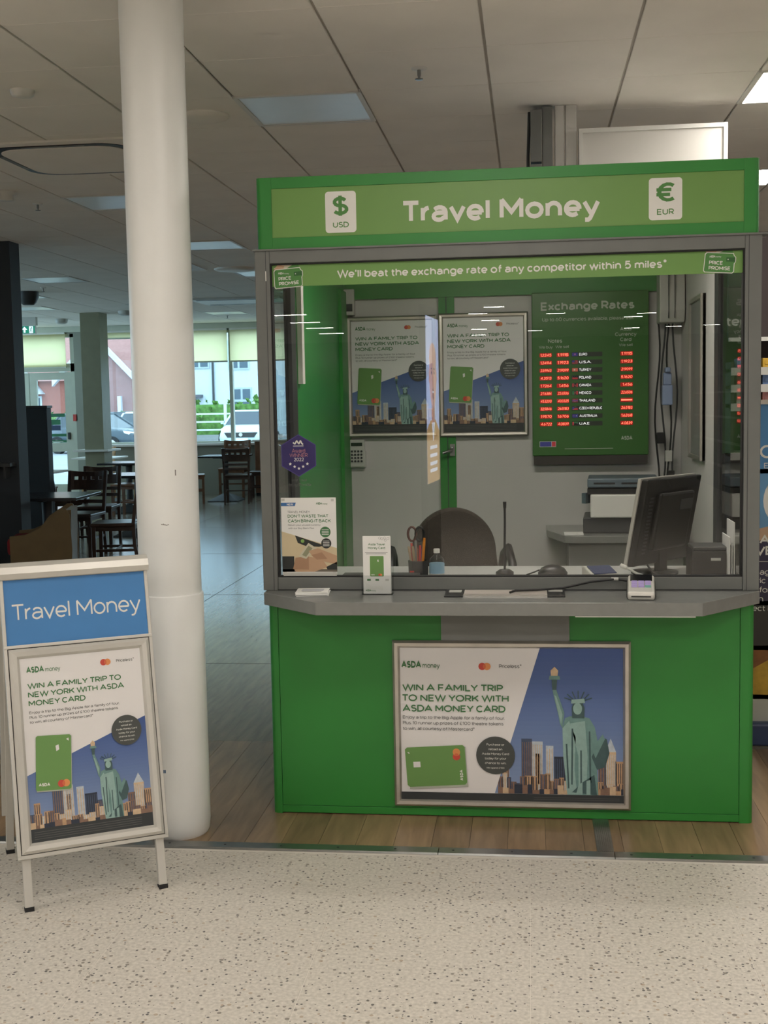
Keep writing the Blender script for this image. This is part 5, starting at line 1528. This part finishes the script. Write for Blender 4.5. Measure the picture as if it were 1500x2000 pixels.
# exit sign
t = thing('exit_sign', 'green running man exit sign with arrow hanging before the doors', 'exit sign', (-6.82, 14.0, 2.72))
EG = mat('exit_green', (30, 140, 110), .4, vary=0, emit=(30, 150, 120), es=.35); EW = mat('exit_white', (230, 240, 250), .4, vary=0, emit=(225, 240, 255), es=.8)
mb = MB(); mb.box(-.125, .125, -.015, .015, 0, .13); part('panel', mb, WHITEP, t)
mb = MB(); mb.box(-.14, .14, -.04, .04, .13, CZ - 2.72); part('housing', mb, GREYPL, t)
pr = Print(); pr.rect(-.115, .008, .115, .122, EG, 1); pr.rect(.02, .012, .085, .118, EW, 2)
pr.poly([(-.055, .112), (-.1, .065), (-.07, .065), (-.07, .02), (-.04, .02), (-.04, .065), (-.01, .065)], EW, 2)
pr.circ(.06, .1, .009, EG, 3, 10); pr.line(.055, .09, .045, .055, .012, EG, 3); pr.line(.045, .055, .03, .025, .008, EG, 3); pr.line(.048, .055, .07, .04, .008, EG, 3); pr.line(.07, .04, .065, .022, .007, EG, 3); pr.line(.055, .085, .075, .07, .006, EG, 3); pr.line(.055, .085, .035, .075, .006, EG, 3)
pr.build('pictogram', t, (0, -.0155, 0))

# ================================================================== SHOP TO THE RIGHT
t = thing('pull_up_banner', 'tall blue and dark printed banner standing right of the kiosk', 'banner', (1.93, 1.05, 0))
mb = MB(); mb.box(0, .85, 0, .012, .1, 1.5); part('banner_sheet', mb, PAPER, t)
mb = MB(); mb.box(-.02, .87, -.05, .06, 0, .1); part('base_box', mb, mat('banner_base_blue', (60, 74, 110), .4), t, bevel=.01)
mb = MB(); mb.box(-.01, .86, -.01, .02, 1.5, 1.52); part('top_rail', mb, ALU, t)
pr = Print()
BN1 = mat('banner_blue', (74, 136, 190), .4); BN2 = mat('banner_light_blue', (104, 158, 204), .4); BN3 = mat('banner_navy', (52, 46, 76), .4); BN4 = mat('banner_charcoal', (50, 48, 46), .4)
BSK = mat('banner_skin', (200, 168, 140), .5); BY = mat('banner_yellow', (200, 160, 60), .5, vary=.2, scale=20); BO = mat('banner_brown', (140, 90, 50), .5, vary=.2, scale=20); BPK = mat('banner_pink', (226, 110, 130), .5)
pr.rect(0, 1.2, .85, 1.5, BN1, 1); pr.rect(0, .92, .85, 1.22, BN2, 1); pr.rect(0, .62, .85, .94, BN3, 1); pr.rect(0, .42, .85, .64, BN4, 1)
pr.rect(0, .30, .85, .44, BO, 1); pr.poly([(0, .2), (.85, .2), (.85, .42), (.12, .40), (0, .33)], BY, 2); pr.rect(0, .1, .85, .22, GREYPL, 2)
pr.poly([(0, .95), (.2, 1.0), (.3, .95), (0, .9)], BSK, 2)
pr.circ(.12, 1.08, .07, PAPER, 3, 24, .1); pr.circ(.12, 1.08, .045, BPK, 4, 24, .075)
pr.text('C', .033, 1.266, .058, WHITEV, 3, bold=.01); pr.text('E', .052, 1.222, .024, WHITEV, 3)
pr.text('A', .036, .892, .038, WHITEV, 3, bold=.02); pr.text('VE', .018, .842, .04, WHITEV, 3, bold=.02)
pr.rect(0, .812, .85, .815, GREYPL, 3)
for s, z in (('gag', .755), ('tric', .717), ('nfor', .676), ('lth', .636), ('ect P', .594)):
    pr.text(s, .014 if s[0] != 'e' else .008, z, .026, WHITEV, 3)
pr.build('banner_print', t, (0, 0, 0))
sh = thing('shop_shelf', 'dark shop shelving with price rails right of the kiosk', 'shelf unit', (2.15, 3.0, 0))
DSH = mat('dark_maroon_panel', (62, 52, 52), .6)
mb = MB(); mb.box(0, 2.2, .45, .48, 0, 2.5); part('back_panel', mb, DSH, sh)
for z in (.2, .7, 1.2, 1.49, 1.60, 1.70):
    mb = MB(); mb.box(0, 2.2, 0, .45, z - .02, z); o = part('shelf_board', mb, WHITEP, sh)
    mb = MB(); mb.box(0, 2.2, -.012, 0, z - .04, z + .005); part('price_rail', mb, GREYPL, o)
for xx in (0, 2.18):
    mb = MB(); mb.box(xx, xx + .02, 0, .45, 0, 1.74); part('upright', mb, DSH, sh)
mb = MB(); mb.box(0, 2.2, .1, .16, 1.88, 2.5); fs_ = part('fascia', mb, DSH, sh)
mb = MB(); mb.box(0, 2.2, .08, .1, 1.862, 1.885); part('light_rail', mb, WHITEV, fs_)
pr = Print(); pr.text('ter', -.03 + .02, 1.955, .055, WHITEV, 1, bold=.012); pr.build('lettering', fs_, (0, .1, 0))
pc = [((226, 220, 214), 'white'), ((210, 170, 60), 'yellow'), ((214, 150, 150), 'pink'), ((150, 110, 80), 'brown'), ((120, 150, 200), 'blue')]
for zi, z in enumerate((1.495, 1.605, 1.705)):
    for q in range(5):
        c_, nm = pc[(zi * 2 + q) % 5]
        mb = MB(); mb.box(-.03, .03, -.05, .05, 0, .07 if zi < 2 else .055)
        mb.box(-.018, .018, -.054, -.05, .015, .04)
        o = part('product_box', mb, mat('product_' + nm, c_, .5, vary=.12, scale=40), None, (2.22 + q * .075, 3.09, z), bevel=.003)
        tag(o, '%s product box on the %s shelf right of the kiosk, %s in its row' % (nm, ('lowest', 'middle', 'top')[zi], ('first', 'second', 'third', 'fourth', 'fifth')[q]), 'product box', 'packs on the shop shelves')

# ================================================================== CAFE
def cafe_chair(name, m):
    t = bpy.data.objects.new(name, None); COL.objects.link(t); t.empty_display_size = .1
    mb = MB(); mb.box(-.21, .21, -.2, .22, .425, .46); part('seat', mb, m, t, bevel=.012)
    mb = MB(); mb.box(-.18, .18, -.18, .19, .385, .425); part('seat_rail', mb, m, t)
    for s in (-1, 1):
        mb = MB(); mb.box(s * .185 - .018, s * .185 + .018, .17, .206, 0, .43); part('front_leg', mb, m, t)
        mb = MB(); mb.tube([(s * .185, -.235, 0), (s * .188, -.19, .25), (s * .19, -.185, .46), (s * .196, -.215, .66), (s * .2, -.265, .88)], .022, 4, False, math.pi/4); part('rear_leg', mb, m, t)
        mb = MB(); mb.box(s * .185 - .009, s * .185 + .009, -.2, .18, .19, .215); part('side_stretcher', mb, m, t)
    mb = MB(); mb.box(-.18, .18, -.02, 0, .19, .21); part('cross_stretcher', mb, m, t)
    mb = MB()
    N = 9
    def cy(x, z): return -.195 - (z - .46) * .165 - .035 * (1 - (x / .2) ** 2)
    for i in range(N):
        x0, x1 = -.2 + .4 * i / N, -.2 + .4 * (i + 1) / N
        sag = lambda x: -.018 * (1 - (x / .2) ** 2)
        for z0, z1, dip in ((.68, .785, False), (.785, .82, None), (.82, .885, True)):
            if dip is None and i in (1, 3, 5, 7): continue
            a1, b1 = (z1 + sag(x0), z1 + sag(x1)) if dip else (z1, z1)
            mb.hexa([(x0, cy(x0, z0) - .011, z0), (x1, cy(x1, z0) - .011, z0), (x1, cy(x1, z0) + .011, z0), (x0, cy(x0, z0) + .011, z0),
                     (x0, cy(x0, z1) - .011, a1), (x1, cy(x1, z1) - .011, b1), (x1, cy(x1, z1) + .011, b1), (x0, cy(x0, z1) + .011, a1)])
    part('backrest', mb, m, t)
    for z in (.54, .61):
        mb = MB()
        for i in range(6):
            x0, x1 = -.19 + .38 * i / 6, -.19 + .38 * (i + 1) / 6
            mb.hexa([(x0, cy(x0, z) - .008, z), (x1, cy(x1, z) - .008, z), (x1, cy(x1, z) + .008, z), (x0, cy(x0, z) + .008, z), (x0, cy(x0, z) - .008, z + .035), (x1, cy(x1, z) - .008, z + .035), (x1, cy(x1, z) + .008, z + .035), (x0, cy(x0, z) + .008, z + .035)])
        part('back_slat', mb, m, t)
    return t
proto = {n: cafe_chair('cafe_chair', m) for n, m in (('d', WOODD), ('m', WOODM), ('l', WOODL))}
used = set()
def chair(kind, x, y, deg, label, sc=1.0):
    if kind in used: o = copy_tree(proto[kind])
    else: o = proto[kind]; used.add(kind)
    o.location = (x, y, 0); o.rotation_euler = (0, 0, math.radians(deg)); o.scale = (sc, sc, sc)
    tag(o, label, 'chair', 'wooden cafe chairs')
chair('d', -3.62, 14.35, 8, 'dark chair seen from behind, nearest the kiosk post')
chair('m', -4.42, 14.5, -75, 'brown chair partly hidden by the right edge of the white column')
chair('d', -3.42, 15.25, 95, 'dark chair turned sideways behind the one nearest the kiosk post')
chair('m', -4.02, 15.75, 180, 'brown chair facing us close to the window board', 1.08)
chair('d', -3.70, 7.75, 178, 'large dark chair in front of the cafe table beside the column, facing us')
chair('d', -3.85, 8.7, 185, 'dark chair back showing just above the large dark chair')
chair('d', -4.55, 9.6, -80, 'dark chair turned sideways left of the dark chair backs')
chair('d', -2.95, 6.75, 100, 'dark chair with its seat under the front table')
chair('l', -6.35, 15.55, 172, 'light oak chair in front of the glazed doors left of the square column')
chair('l', -5.42, 15.4, 185, 'light oak chair at the window right of the square column')
chair('m', -4.72, 12.4, 85, 'brown chair turned sideways left of the white column')
chair('m', -5.85, 11.8, -85, 'brown chair half hidden by the partition')
chair('d', -3.75, 10.6, 175, 'dark chair beyond the dark pedestal table left of the column')
def cafe_table(x, y, w, deg, top, label, style='round'):
    t = thing('cafe_table', label, 'table', (x, y, 0), math.radians(deg), 'cafe pedestal tables')
    mb = MB(); mb.box(-w, w, -w, w, .715, .742); part('table_top', mb, top, t, bevel=.004)
    mb = MB(); mb.lathe([(.05, .06), (.045, .4), (.05, .7)], 14); part('pedestal', mb, DARKG, t)
    mb = MB(); b = .25
    mb.add([(-b, -b, 0), (b, -b, 0), (b, b, 0), (-b, b, 0), (-b, -b, .015), (b, -b, .015), (b, b, .015), (-b, b, .015), (-.05, -.05, .12), (.05, -.05, .12), (.05, .05, .12), (-.05, .05, .12)],
           [(0, 3, 2, 1), (0, 1, 5, 4), (1, 2, 6, 5), (2, 3, 7, 6), (3, 0, 4, 7), (4, 5, 9, 8), (5, 6, 10, 9), (6, 7, 11, 10), (7, 4, 8, 11), (8, 9, 10, 11)])
    part('base', mb, DARKG, t)
    mb = MB(); mb.box(-.2, .2, -.03, .03, .69, .715); mb.box(-.03, .03, -.2, .2, .69, .715); part('top_bracket', mb, DARKG, t)
cafe_table(-3.95, 14.88, .37, 0, DTOP, 'table between the chairs right of the white column')
cafe_table(-3.50, 6.42, .40, 4, DTOP, 'dark table in front of the dark partition')
cafe_table(-3.72, 9.75, .38, 0, DTOP, 'dark pedestal table partly behind the left edge of the white column')
cafe_table(-4.9, 12.9, .36, 0, DTOP, 'table by the brown sideways chair left of the white column')
cafe_table(-5.45, 10.6, .38, 0, WHITEP, 'pale topped table showing right of the partition')
cafe_table(-6.05, 14.85, .36, 0, WHITEP, 'pale topped table in front of the square column by the windows')
t = thing('square_column', 'square olive green column in the cafe with a shelf round it', 'column', (-5.60, 13.55, 0))
OLV = mat('olive_paint', (136, 134, 108), .5, vary=.05)
mb = MB(); mb.box(-.15, .15, -.15, .2, 0, CZ); part('shaft', mb, OLV, t)
mb = MB(); mb.box(-.29, .26, -.28, .3, .885, .915); part('shelf_ring', mb, WHITEP, t, bevel=.004)
t = thing('tub_chair', 'low yellow plywood tub chair with red cushion at the bottom left of the cafe', 'chair', (-3.05, 5.2, 0), math.radians(15))
YPL = mat('yellow_plywood', (98, 80, 46), .45, vary=.1)
prof = [(-.22, 0), (.24, 0), (.27, .4), (.26, .68), (.23, .735), (.18, .735), (.10, .68), (.02, .58), (-.1, .53), (-.22, .52)]
for yy in (-.26, .24):
    mb = MB(); mb.prism(prof, yy, yy + .025, 'y'); part('side_panel', mb, YPL, t, bevel=.003)
mb = MB(); mb.prism([(.2, .1), (.25, .1), (.27, .72), (.22, .72)], -.235, .24, 'y'); part('back_panel', mb, YPL, t)
mb = MB(); mb.box(-.25, .21, -.23, .235, .36, .5); part('cushion', mb, mat('dark_red_fabric', (120, 26, 34), .9, vary=.1), t, bevel=.03)
t = thing('tub_chair', 'dark brown tub chair at the far left edge behind the pavement sign', 'chair', (-3.75, 5.15, 0), math.radians(10))
mb = MB(); mb.box(.12, .2, -.25, .25, .1, .88); part('back_panel', mb, WOODD, t, bevel=.02)
mb = MB(); mb.box(-.3, .12, -.25, .25, .3, .45); part('seat', mb, WOODD, t, bevel=.03)
for sx in (-.26, .14):
    for sy in (-.2, .2):
        mb = MB(); mb.box(sx - .02, sx + .02, sy - .02, sy + .02, 0, .31); part('leg', mb, WOODD, t)
t = thing('window_cabinet', 'brown wooden cabinet under the window beside the kiosk post', 'cabinet', (-3.42, 16.1, 0))
mb = MB(); mb.box(-.26, .3, -.25, .1, .05, .93); part('carcass', mb, WOODM, t, bevel=.004)
for q in range(2):
    mb = MB(); mb.box(-.25 + q * .27, .01 + q * .27, -.27, -.25, .1, .9); o = part('door', mb, WOODM, t, bevel=.003)
    mb = MB(); mb.tube([(-.02 + q * .08, -.285, .6), (-.02 + q * .08, -.285, .72)], .008, 8); part('handle', mb, STEEL, o)
mb = MB(); mb.box(-.26, .3, -.22, .1, 0, .05); part('plinth', mb, BLACKP, t)
mb = MB(); mb.box(-.29, .33, -.29, .1, .93, .955); part('top', mb, WHITEP, t)

# ================================================================== TOTEM BEHIND THE PHOTOGRAPHER (mirrored in the glass)
t = thing('screen_totem', 'upright advertising screen mirrored as a bright strip in the kiosk glass', 'screen', (.13, -6.2, 0), math.radians(4.4))
mb = MB(); mb.box(-.05, .0, -.38, .38, .0, 2.36); part('cabinet', mb, BLACKP, t, bevel=.006)
def em(n, c, s=7.0): return mat('screen_' + n, c, .4, vary=0, emit=c, es=s)
pr = Print()
pr.rect(-.35, .84, .35, 2.27, em('sky', (176, 190, 226)), 1)
pr.poly([(-.35, .84), (.35, .84), (.35, 1.30), (.14, 1.38), (-.14, 1.38), (-.35, 1.28)], em('jacket', (176, 142, 96)), 2)
pr.poly([(-.1, 1.4), (.1, 1.4), (.02, 1.2), (-.02, 1.2)], em('shirt', (214, 218, 232)), 3)
pr.rect(-.09, 1.36, .09, 1.6, em('neck', (178, 136, 124)), 4)
pr.circ(0, 1.76, .19, em('face', (206, 164, 152)), 5, 32, .27)
pr.circ(0, 1.92, .19, em('brow', (196, 158, 148)), 6, 24, .13)
for s in (-1, 1):
    pr.circ(s * .075, 1.79, .03, em('eye', (90, 70, 68)), 7, 12, .014); pr.rect(s * .075 - .04, 1.82, s * .075 + .04, 1.832, em('eye', (90, 70, 68)), 7)
    pr.circ(s * .19, 1.76, .025, em('neck', (178, 136, 124)), 4, 12, .06)
pr.poly([(-.025, 1.68), (.025, 1.68), (.01, 1.78), (-.01, 1.78)], em('neck', (178, 136, 124)), 7)
pr.circ(0, 1.61, .06, em('beard', (150, 110, 100)), 6, 16, .05); pr.rect(-.045, 1.615, .045, 1.635, em('shirt', (214, 218, 232)), 7)
for z in (1.13, 1.06, .99, .93): pr.rect(-.2, z, .2, z + .03, em('shirt', (214, 218, 232)), 4)
pr.build('screen_picture', t, (.001, 0, 0), (0, 1, 0), (0, 0, 1))

# ================================================================== OUTSIDE
ASPH = mat('car_park_asphalt', (150, 152, 156), .8, vary=.08, scale=1)
mb = MB(); mb.box(-80, 60, FY1, 110, -.25, -.12); struct(part('ground', mb, ASPH))
def outbuilding():
    t = thing('white_house', 'white rendered building with windows beyond the car park', 'building', (-14, 60, -.12))
    RN = mat('white_render', (206, 214, 220), .8, vary=.03); WF = mat('house_window_frame', (176, 190, 196), .5); WP = mat('house_window_glass', (70, 90, 104), .15)
    mb = MB(); mb.box(-4.3, 14, 0, 8, 0, 8.2); part('wall', mb, RN, t)
    mb = MB(); mb.prism([(-.3, 8.2), (8.3, 8.2), (4, 11)], -4.5, 14.2, 'x'); part('roof', mb, mat('slate_roof', (96, 96, 104), .7), t)
    for x0, z0, w, h in ((-3.3, 3.7, 1.1, 1.5), (-1.15, 3.6, 1.15, 1.6), (-1.0, 1.25, 1.1, 1.4), (2.5, 3.6, 1.2, 1.5), (2.5, 1.2, 1.2, 1.5), (6, 3.6, 1.2, 1.5)):
        mb = MB(); mb.box(x0, x0 + w, -.06, 0, z0, z0 + h); f = part('window', mb, WF, t)
        for a in (0, 1):
            for b in (0, 1):
                mb = MB(); mb.box(x0 + .08 + a * (w / 2 - .02), x0 + w / 2 - .06 + a * (w / 2 - .02), -.08, -.05, z0 + .1 + b * (h / 2 - .03), z0 + h / 2 - .07 + b * (h / 2 - .03)); part('window_pane', mb, WP, f)
    mb = MB(); mb.box(-3.5, -3.0, -.3, 0, .0, 2.1); part('porch_door', mb, mat('house_door', (110, 108, 112), .6), t)
    mb = MB(); mb.box(-3.9, -2.6, -.6, 0, 2.15, 2.3); part('porch_roof', mb, mat('slate_roof', (96, 96, 104), .7), t)
    mb = MB(); mb.tube([(-2.0, -.08, .2), (-2.0, -.08, 8)], .06, 8); part('downpipe', mb, DARKG, t)
outbuilding()
def brickhouse():
    t = thing('brick_house', 'red brick house with steep gabled porch beyond the car park', 'building', (-24.5, 60, -.12))
    BR = mat('red_brick', (178, 110, 96), .8, vary=.1, scale=10); RT = mat('brown_roof_tile', (170, 124, 118), .8, vary=.08, scale=6); FB = mat('white_fascia', (214, 222, 228), .6)
    mb = MB(); mb.box(-9, 5.6, 0, 8, 0, 3.3); part('wall', mb, BR, t)
    mb = MB(); mb.prism([(-.4, 3.2), (8.4, 3.2), (4, 8)], -9.3, 5.8, 'x'); part('roof', mb, RT, t)
    # front gable
    mb = MB(); mb.prism([(.6, 0), (5.0, 0), (5.0, 2.6), (2.4, 5.3), (.6, 3.2)], -1.2, 0, 'y'); part('gable_wall', mb, mat('gable_brick', (158, 118, 116), .8, vary=.08), t)
    for a, b in (((.0, 2.6 + .6), (2.4, 5.65)), ((2.4, 5.65), (5.4, 2.5))):
        mb = MB()
        dz = -.32
        mb.prism([a, b, (b[0], b[1] + dz), (a[0], a[1] + dz)], -1.5, -1.15, 'y'); part('bargeboard', mb, FB, t)
    for xx in (1.0, 2.3, 3.6):
        mb = MB(); mb.box(xx, xx + .18, -1.5, -1.2, 0, 2.3); part('porch_post', mb, FB, t)
    for x0, z0 in ((-2.5, 1.1), (-6, 1.1), (-4.4, 1.1)):
        mb = MB(); mb.box(x0, x0 + 1.3, -.06, 0, z0, z0 + 1.3); f = part('window', mb, FB, t)
        mb = MB(); mb.box(x0 + .1, x0 + 1.2, -.08, -.05, z0 + .1, z0 + 1.2); part('window_pane', mb, mat('house_window_glass', (70, 90, 104), .15), f)
    mb = MB(); mb.prism([(-3.6, 2.5), (-1.0, 2.5), (-2.3, 4.1)], -.8, 0, 'y'); part('dormer', mb, FB, t)
brickhouse()
LEAF = mat('hedge_leaves', (92, 132, 60), .8, vary=.45, scale=5, bump=.8, bscale=8)
def hedge(x0, x1, y, z1, dpt, label, seed):
    r = random.Random(seed)
    bm = bmesh.new()
    nx = max(8, int((x1 - x0) / .22)); nz = 7
    w = x1 - x0
    mb = MB()
    for i in range(int(w * 26)):
        cx, cy, cz = r.uniform(0, w), r.uniform(-dpt / 2, dpt / 2), r.uniform(.1, 1) ** .8 * (z1 - .1)
        s = r.uniform(.14, .3)
        for q in range(3):
            d1 = Vector((r.uniform(-1, 1), r.uniform(-1, 1), r.uniform(-1, 1))).normalized() * s
            d2 = Vector((r.uniform(-1, 1), r.uniform(-1, 1), r.uniform(-1, 1))).normalized() * s * .7
            c = Vector((cx, cy, cz))
            mb.add([c - d1, c + d2, c + d1, c - d2], [(0, 1, 2, 3)])
    mb.box(.1, w - .1, -dpt * .35, dpt * .35, 0, z1 * .85)
    bm.free()
    t = thing('hedge', label, 'hedge', (x0, y, -.12))
    part('foliage', mb, LEAF, t)
hedge(-15.5, -10.6, 49, 2.05, 1.2, 'clipped green hedge behind the railing outside', 3)
hedge(-27, -17, 52, 1.5, 1.0, 'low green hedge in front of the brick house outside', 4)
t = thing('railing', 'white metal railing on a low wall in front of the hedge', 'railing', (-13.1, 47.4, -.12))
mb = MB(); mb.box(-1.0, 3.4, -.12, .12, 0, .42); part('low_wall', mb, mat('low_wall_concrete', (150, 152, 150), .8), t)
WM = mat('white_metal', (216, 226, 232), .5)
for z in (.6, .95, 1.3):
    mb = MB(); mb.box(-1.0, 3.0, -.03, .03, z, z + .07); part('rail', mb, WM, t)
for xx in (-1.0, .85, 2.6):
    mb = MB(); mb.box(xx, xx + .11, -.05, .05, .42, 1.75 if xx == .85 else 1.4); part('post', mb, WM, t)

def car(x, y, deg, col, label, nm='parked_car'):
    t = thing(nm, label, 'car', (x, y, -.12), math.radians(deg), 'parked cars outside the windows')
    PA = mat('car_paint_%d_%d_%d' % col, col, .25, .1, vary=.01); GL = mat('car_glass', (54, 66, 76), .08); TY = RUBBER
    # body: loft of cross sections along y (front at -y)
    secs = [(-2.1, .36, .60, .70), (-2.0, .24, .74, .82), (-1.5, .2, .88, .88), (-.9, .2, .96, .9), (0, .2, .98, .9), (1.2, .2, 1.0, .9), (1.9, .24, .98, .86), (2.1, .36, .9, .78)]
    mb = MB(); vs = []
    for yy, zb, zt, hw in secs:
        vs += [(-hw + .06, yy, zb), (-hw, yy, (zb + zt) * .5), (-hw + .06, yy, zt - .06), (-hw + .16, yy, zt), (hw - .16, yy, zt), (hw - .06, yy, zt - .06), (hw, yy, (zb + zt) * .5), (hw - .06, yy, zb)]
    fs = [tuple(range(7, -1, -1)), tuple(range(len(vs) - 8, len(vs)))]
    for i in range(len(secs) - 1):
        for q in range(8): fs.append((i * 8 + q, i * 8 + (q + 1) % 8, (i + 1) * 8 + (q + 1) % 8, (i + 1) * 8 + q))
    mb.add(vs, fs, True); part('body', mb, PA, t)
    # cabin glass and roof
    def ring(yy, hw, z): return [(-hw, yy, z), (hw, yy, z)]
    b = [(-.80, -1.0), (.80, -1.0), (.80, 1.75), (-.80, 1.75)]; tp = [(-.58, -.25), (.58, -.25), (.60, 1.35), (-.60, 1.35)]
    mb = MB(); mb.hexa([(p[0], p[1], .94) for p in b] + [(p[0], p[1], 1.44) for p in tp]); part('cabin_glass', mb, GL, t)
    mb = MB(); mb.hexa([(p[0] * 1.04, p[1] * 1.02 - .02, 1.43) for p in tp] + [(p[0] * .9, p[1] * .96, 1.5) for p in tp]); part('roof', mb, PA, t, bevel=.02)
    for s in (-1, 1):
        for (p0, p1) in (((s * .80, -1.0, .95), (s * .585, -.25, 1.45)), ((s * .80, 1.75, .95), (s * .6, 1.35, 1.45)), ((s * .805, .3, .95), (s * .605, .35, 1.45))):
            mb = MB(); mb.tube([p0, p1], .04, 6); part('pillar', mb, PA, t)
        for yy in (-1.3, 1.3):
            mb = MB(); mb.tube([(s * .72, yy, .32), (s * .93, yy, .32)], .32, 20); w = part('wheel', mb, TY, t)
            mb = MB(); mb.tube([(s * .93, yy, .32), (s * .94, yy, .32)], .2, 14); part('hub', mb, ALU, w)
        mb = MB(); mb.hexa([(s * .45, -2.06, .66), (s * .76, -1.96, .68), (s * .78, -1.8, .68), (s * .45, -1.9, .66), (s * .45, -2.03, .78), (s * .76, -1.9, .82), (s * .78, -1.7, .84), (s * .45, -1.8, .8)]); part('headlight', mb, WHITEV, t)
        mb = MB(); mb.box(s * .7 - .1, s * .7 + .1, 2.0, 2.1, .75, .92); part('tail_light', mb, mat('tail_red', (180, 40, 40), .3), t)
        mb = MB(); mb.box(s * .92 - .07, s * .92 + .07, -.75, -.6, .98, 1.1); part('mirror', mb, PA, t, bevel=.02)
    mb = MB(); mb.hexa([(-.5, -2.13, .5), (.5, -2.13, .5), (.5, -2.0, .5), (-.5, -2.0, .5), (-.62, -2.1, .68), (.62, -2.1, .68), (.6, -2.0, .68), (-.6, -2.0, .68)]); g = part('grille', mb, BLACKP, t)
    mb = MB(); mb.tube([(0, -2.15, .6), (0, -2.1, .6)], .07, 14); part('badge', mb, ALU, g)
    mb = MB(); mb.box(-.27, .27, -2.15, -2.1, .36, .47); part('number_plate', mb, WHITEV, t)
    return t
car(-9.75, 41.5, 4, (200, 216, 226), 'silver white car facing the window, right of the railing')
car(-15.0, 39.5, 70, (60, 74, 84), 'dark grey car parked outside left of the white column')
car(-16.1, 46.2, 176, (46, 54, 66), 'black hatchback seen behind the dark grey car')
car(-14.1, 43.0, 175, (206, 214, 222), 'pale car showing its tail light at the left edge of the column')
car(-20.2, 41.0, 80, (150, 176, 186), 'pale blue car seen through the glazed doors')
car(-22.0, 46.5, 75, (196, 206, 212), 'silver car behind the pale blue car through the doors')

# shelving added behind the photographer to keep the glass reflections dark
for x, nm in ((-4.2, 'left'), (4.6, 'right')):
    t = thing('added_gondola', 'added dark shelving behind the photographer, %s of the aisle' % nm, 'shelf unit', (x, -14, 0))
    mb = MB(); mb.box(-.5, .5, -5, 5, 0, 1.9); part('carcass', mb, DSH, t)
    for z in (.4, .8, 1.2, 1.6):
        mb = MB(); mb.box(-.56, .56, -5, 5, z, z + .03); part('shelf_board', mb, GREYPL, t)

# small glowing prints are seen directly; only the lamps are worth sampling as lights
for m_ in bpy.data.materials:
    if m_.name.startswith(('red_led', 'white_backlit', 'flag_', 'exit_')):
        m_.cycles.emission_sampling = 'NONE'
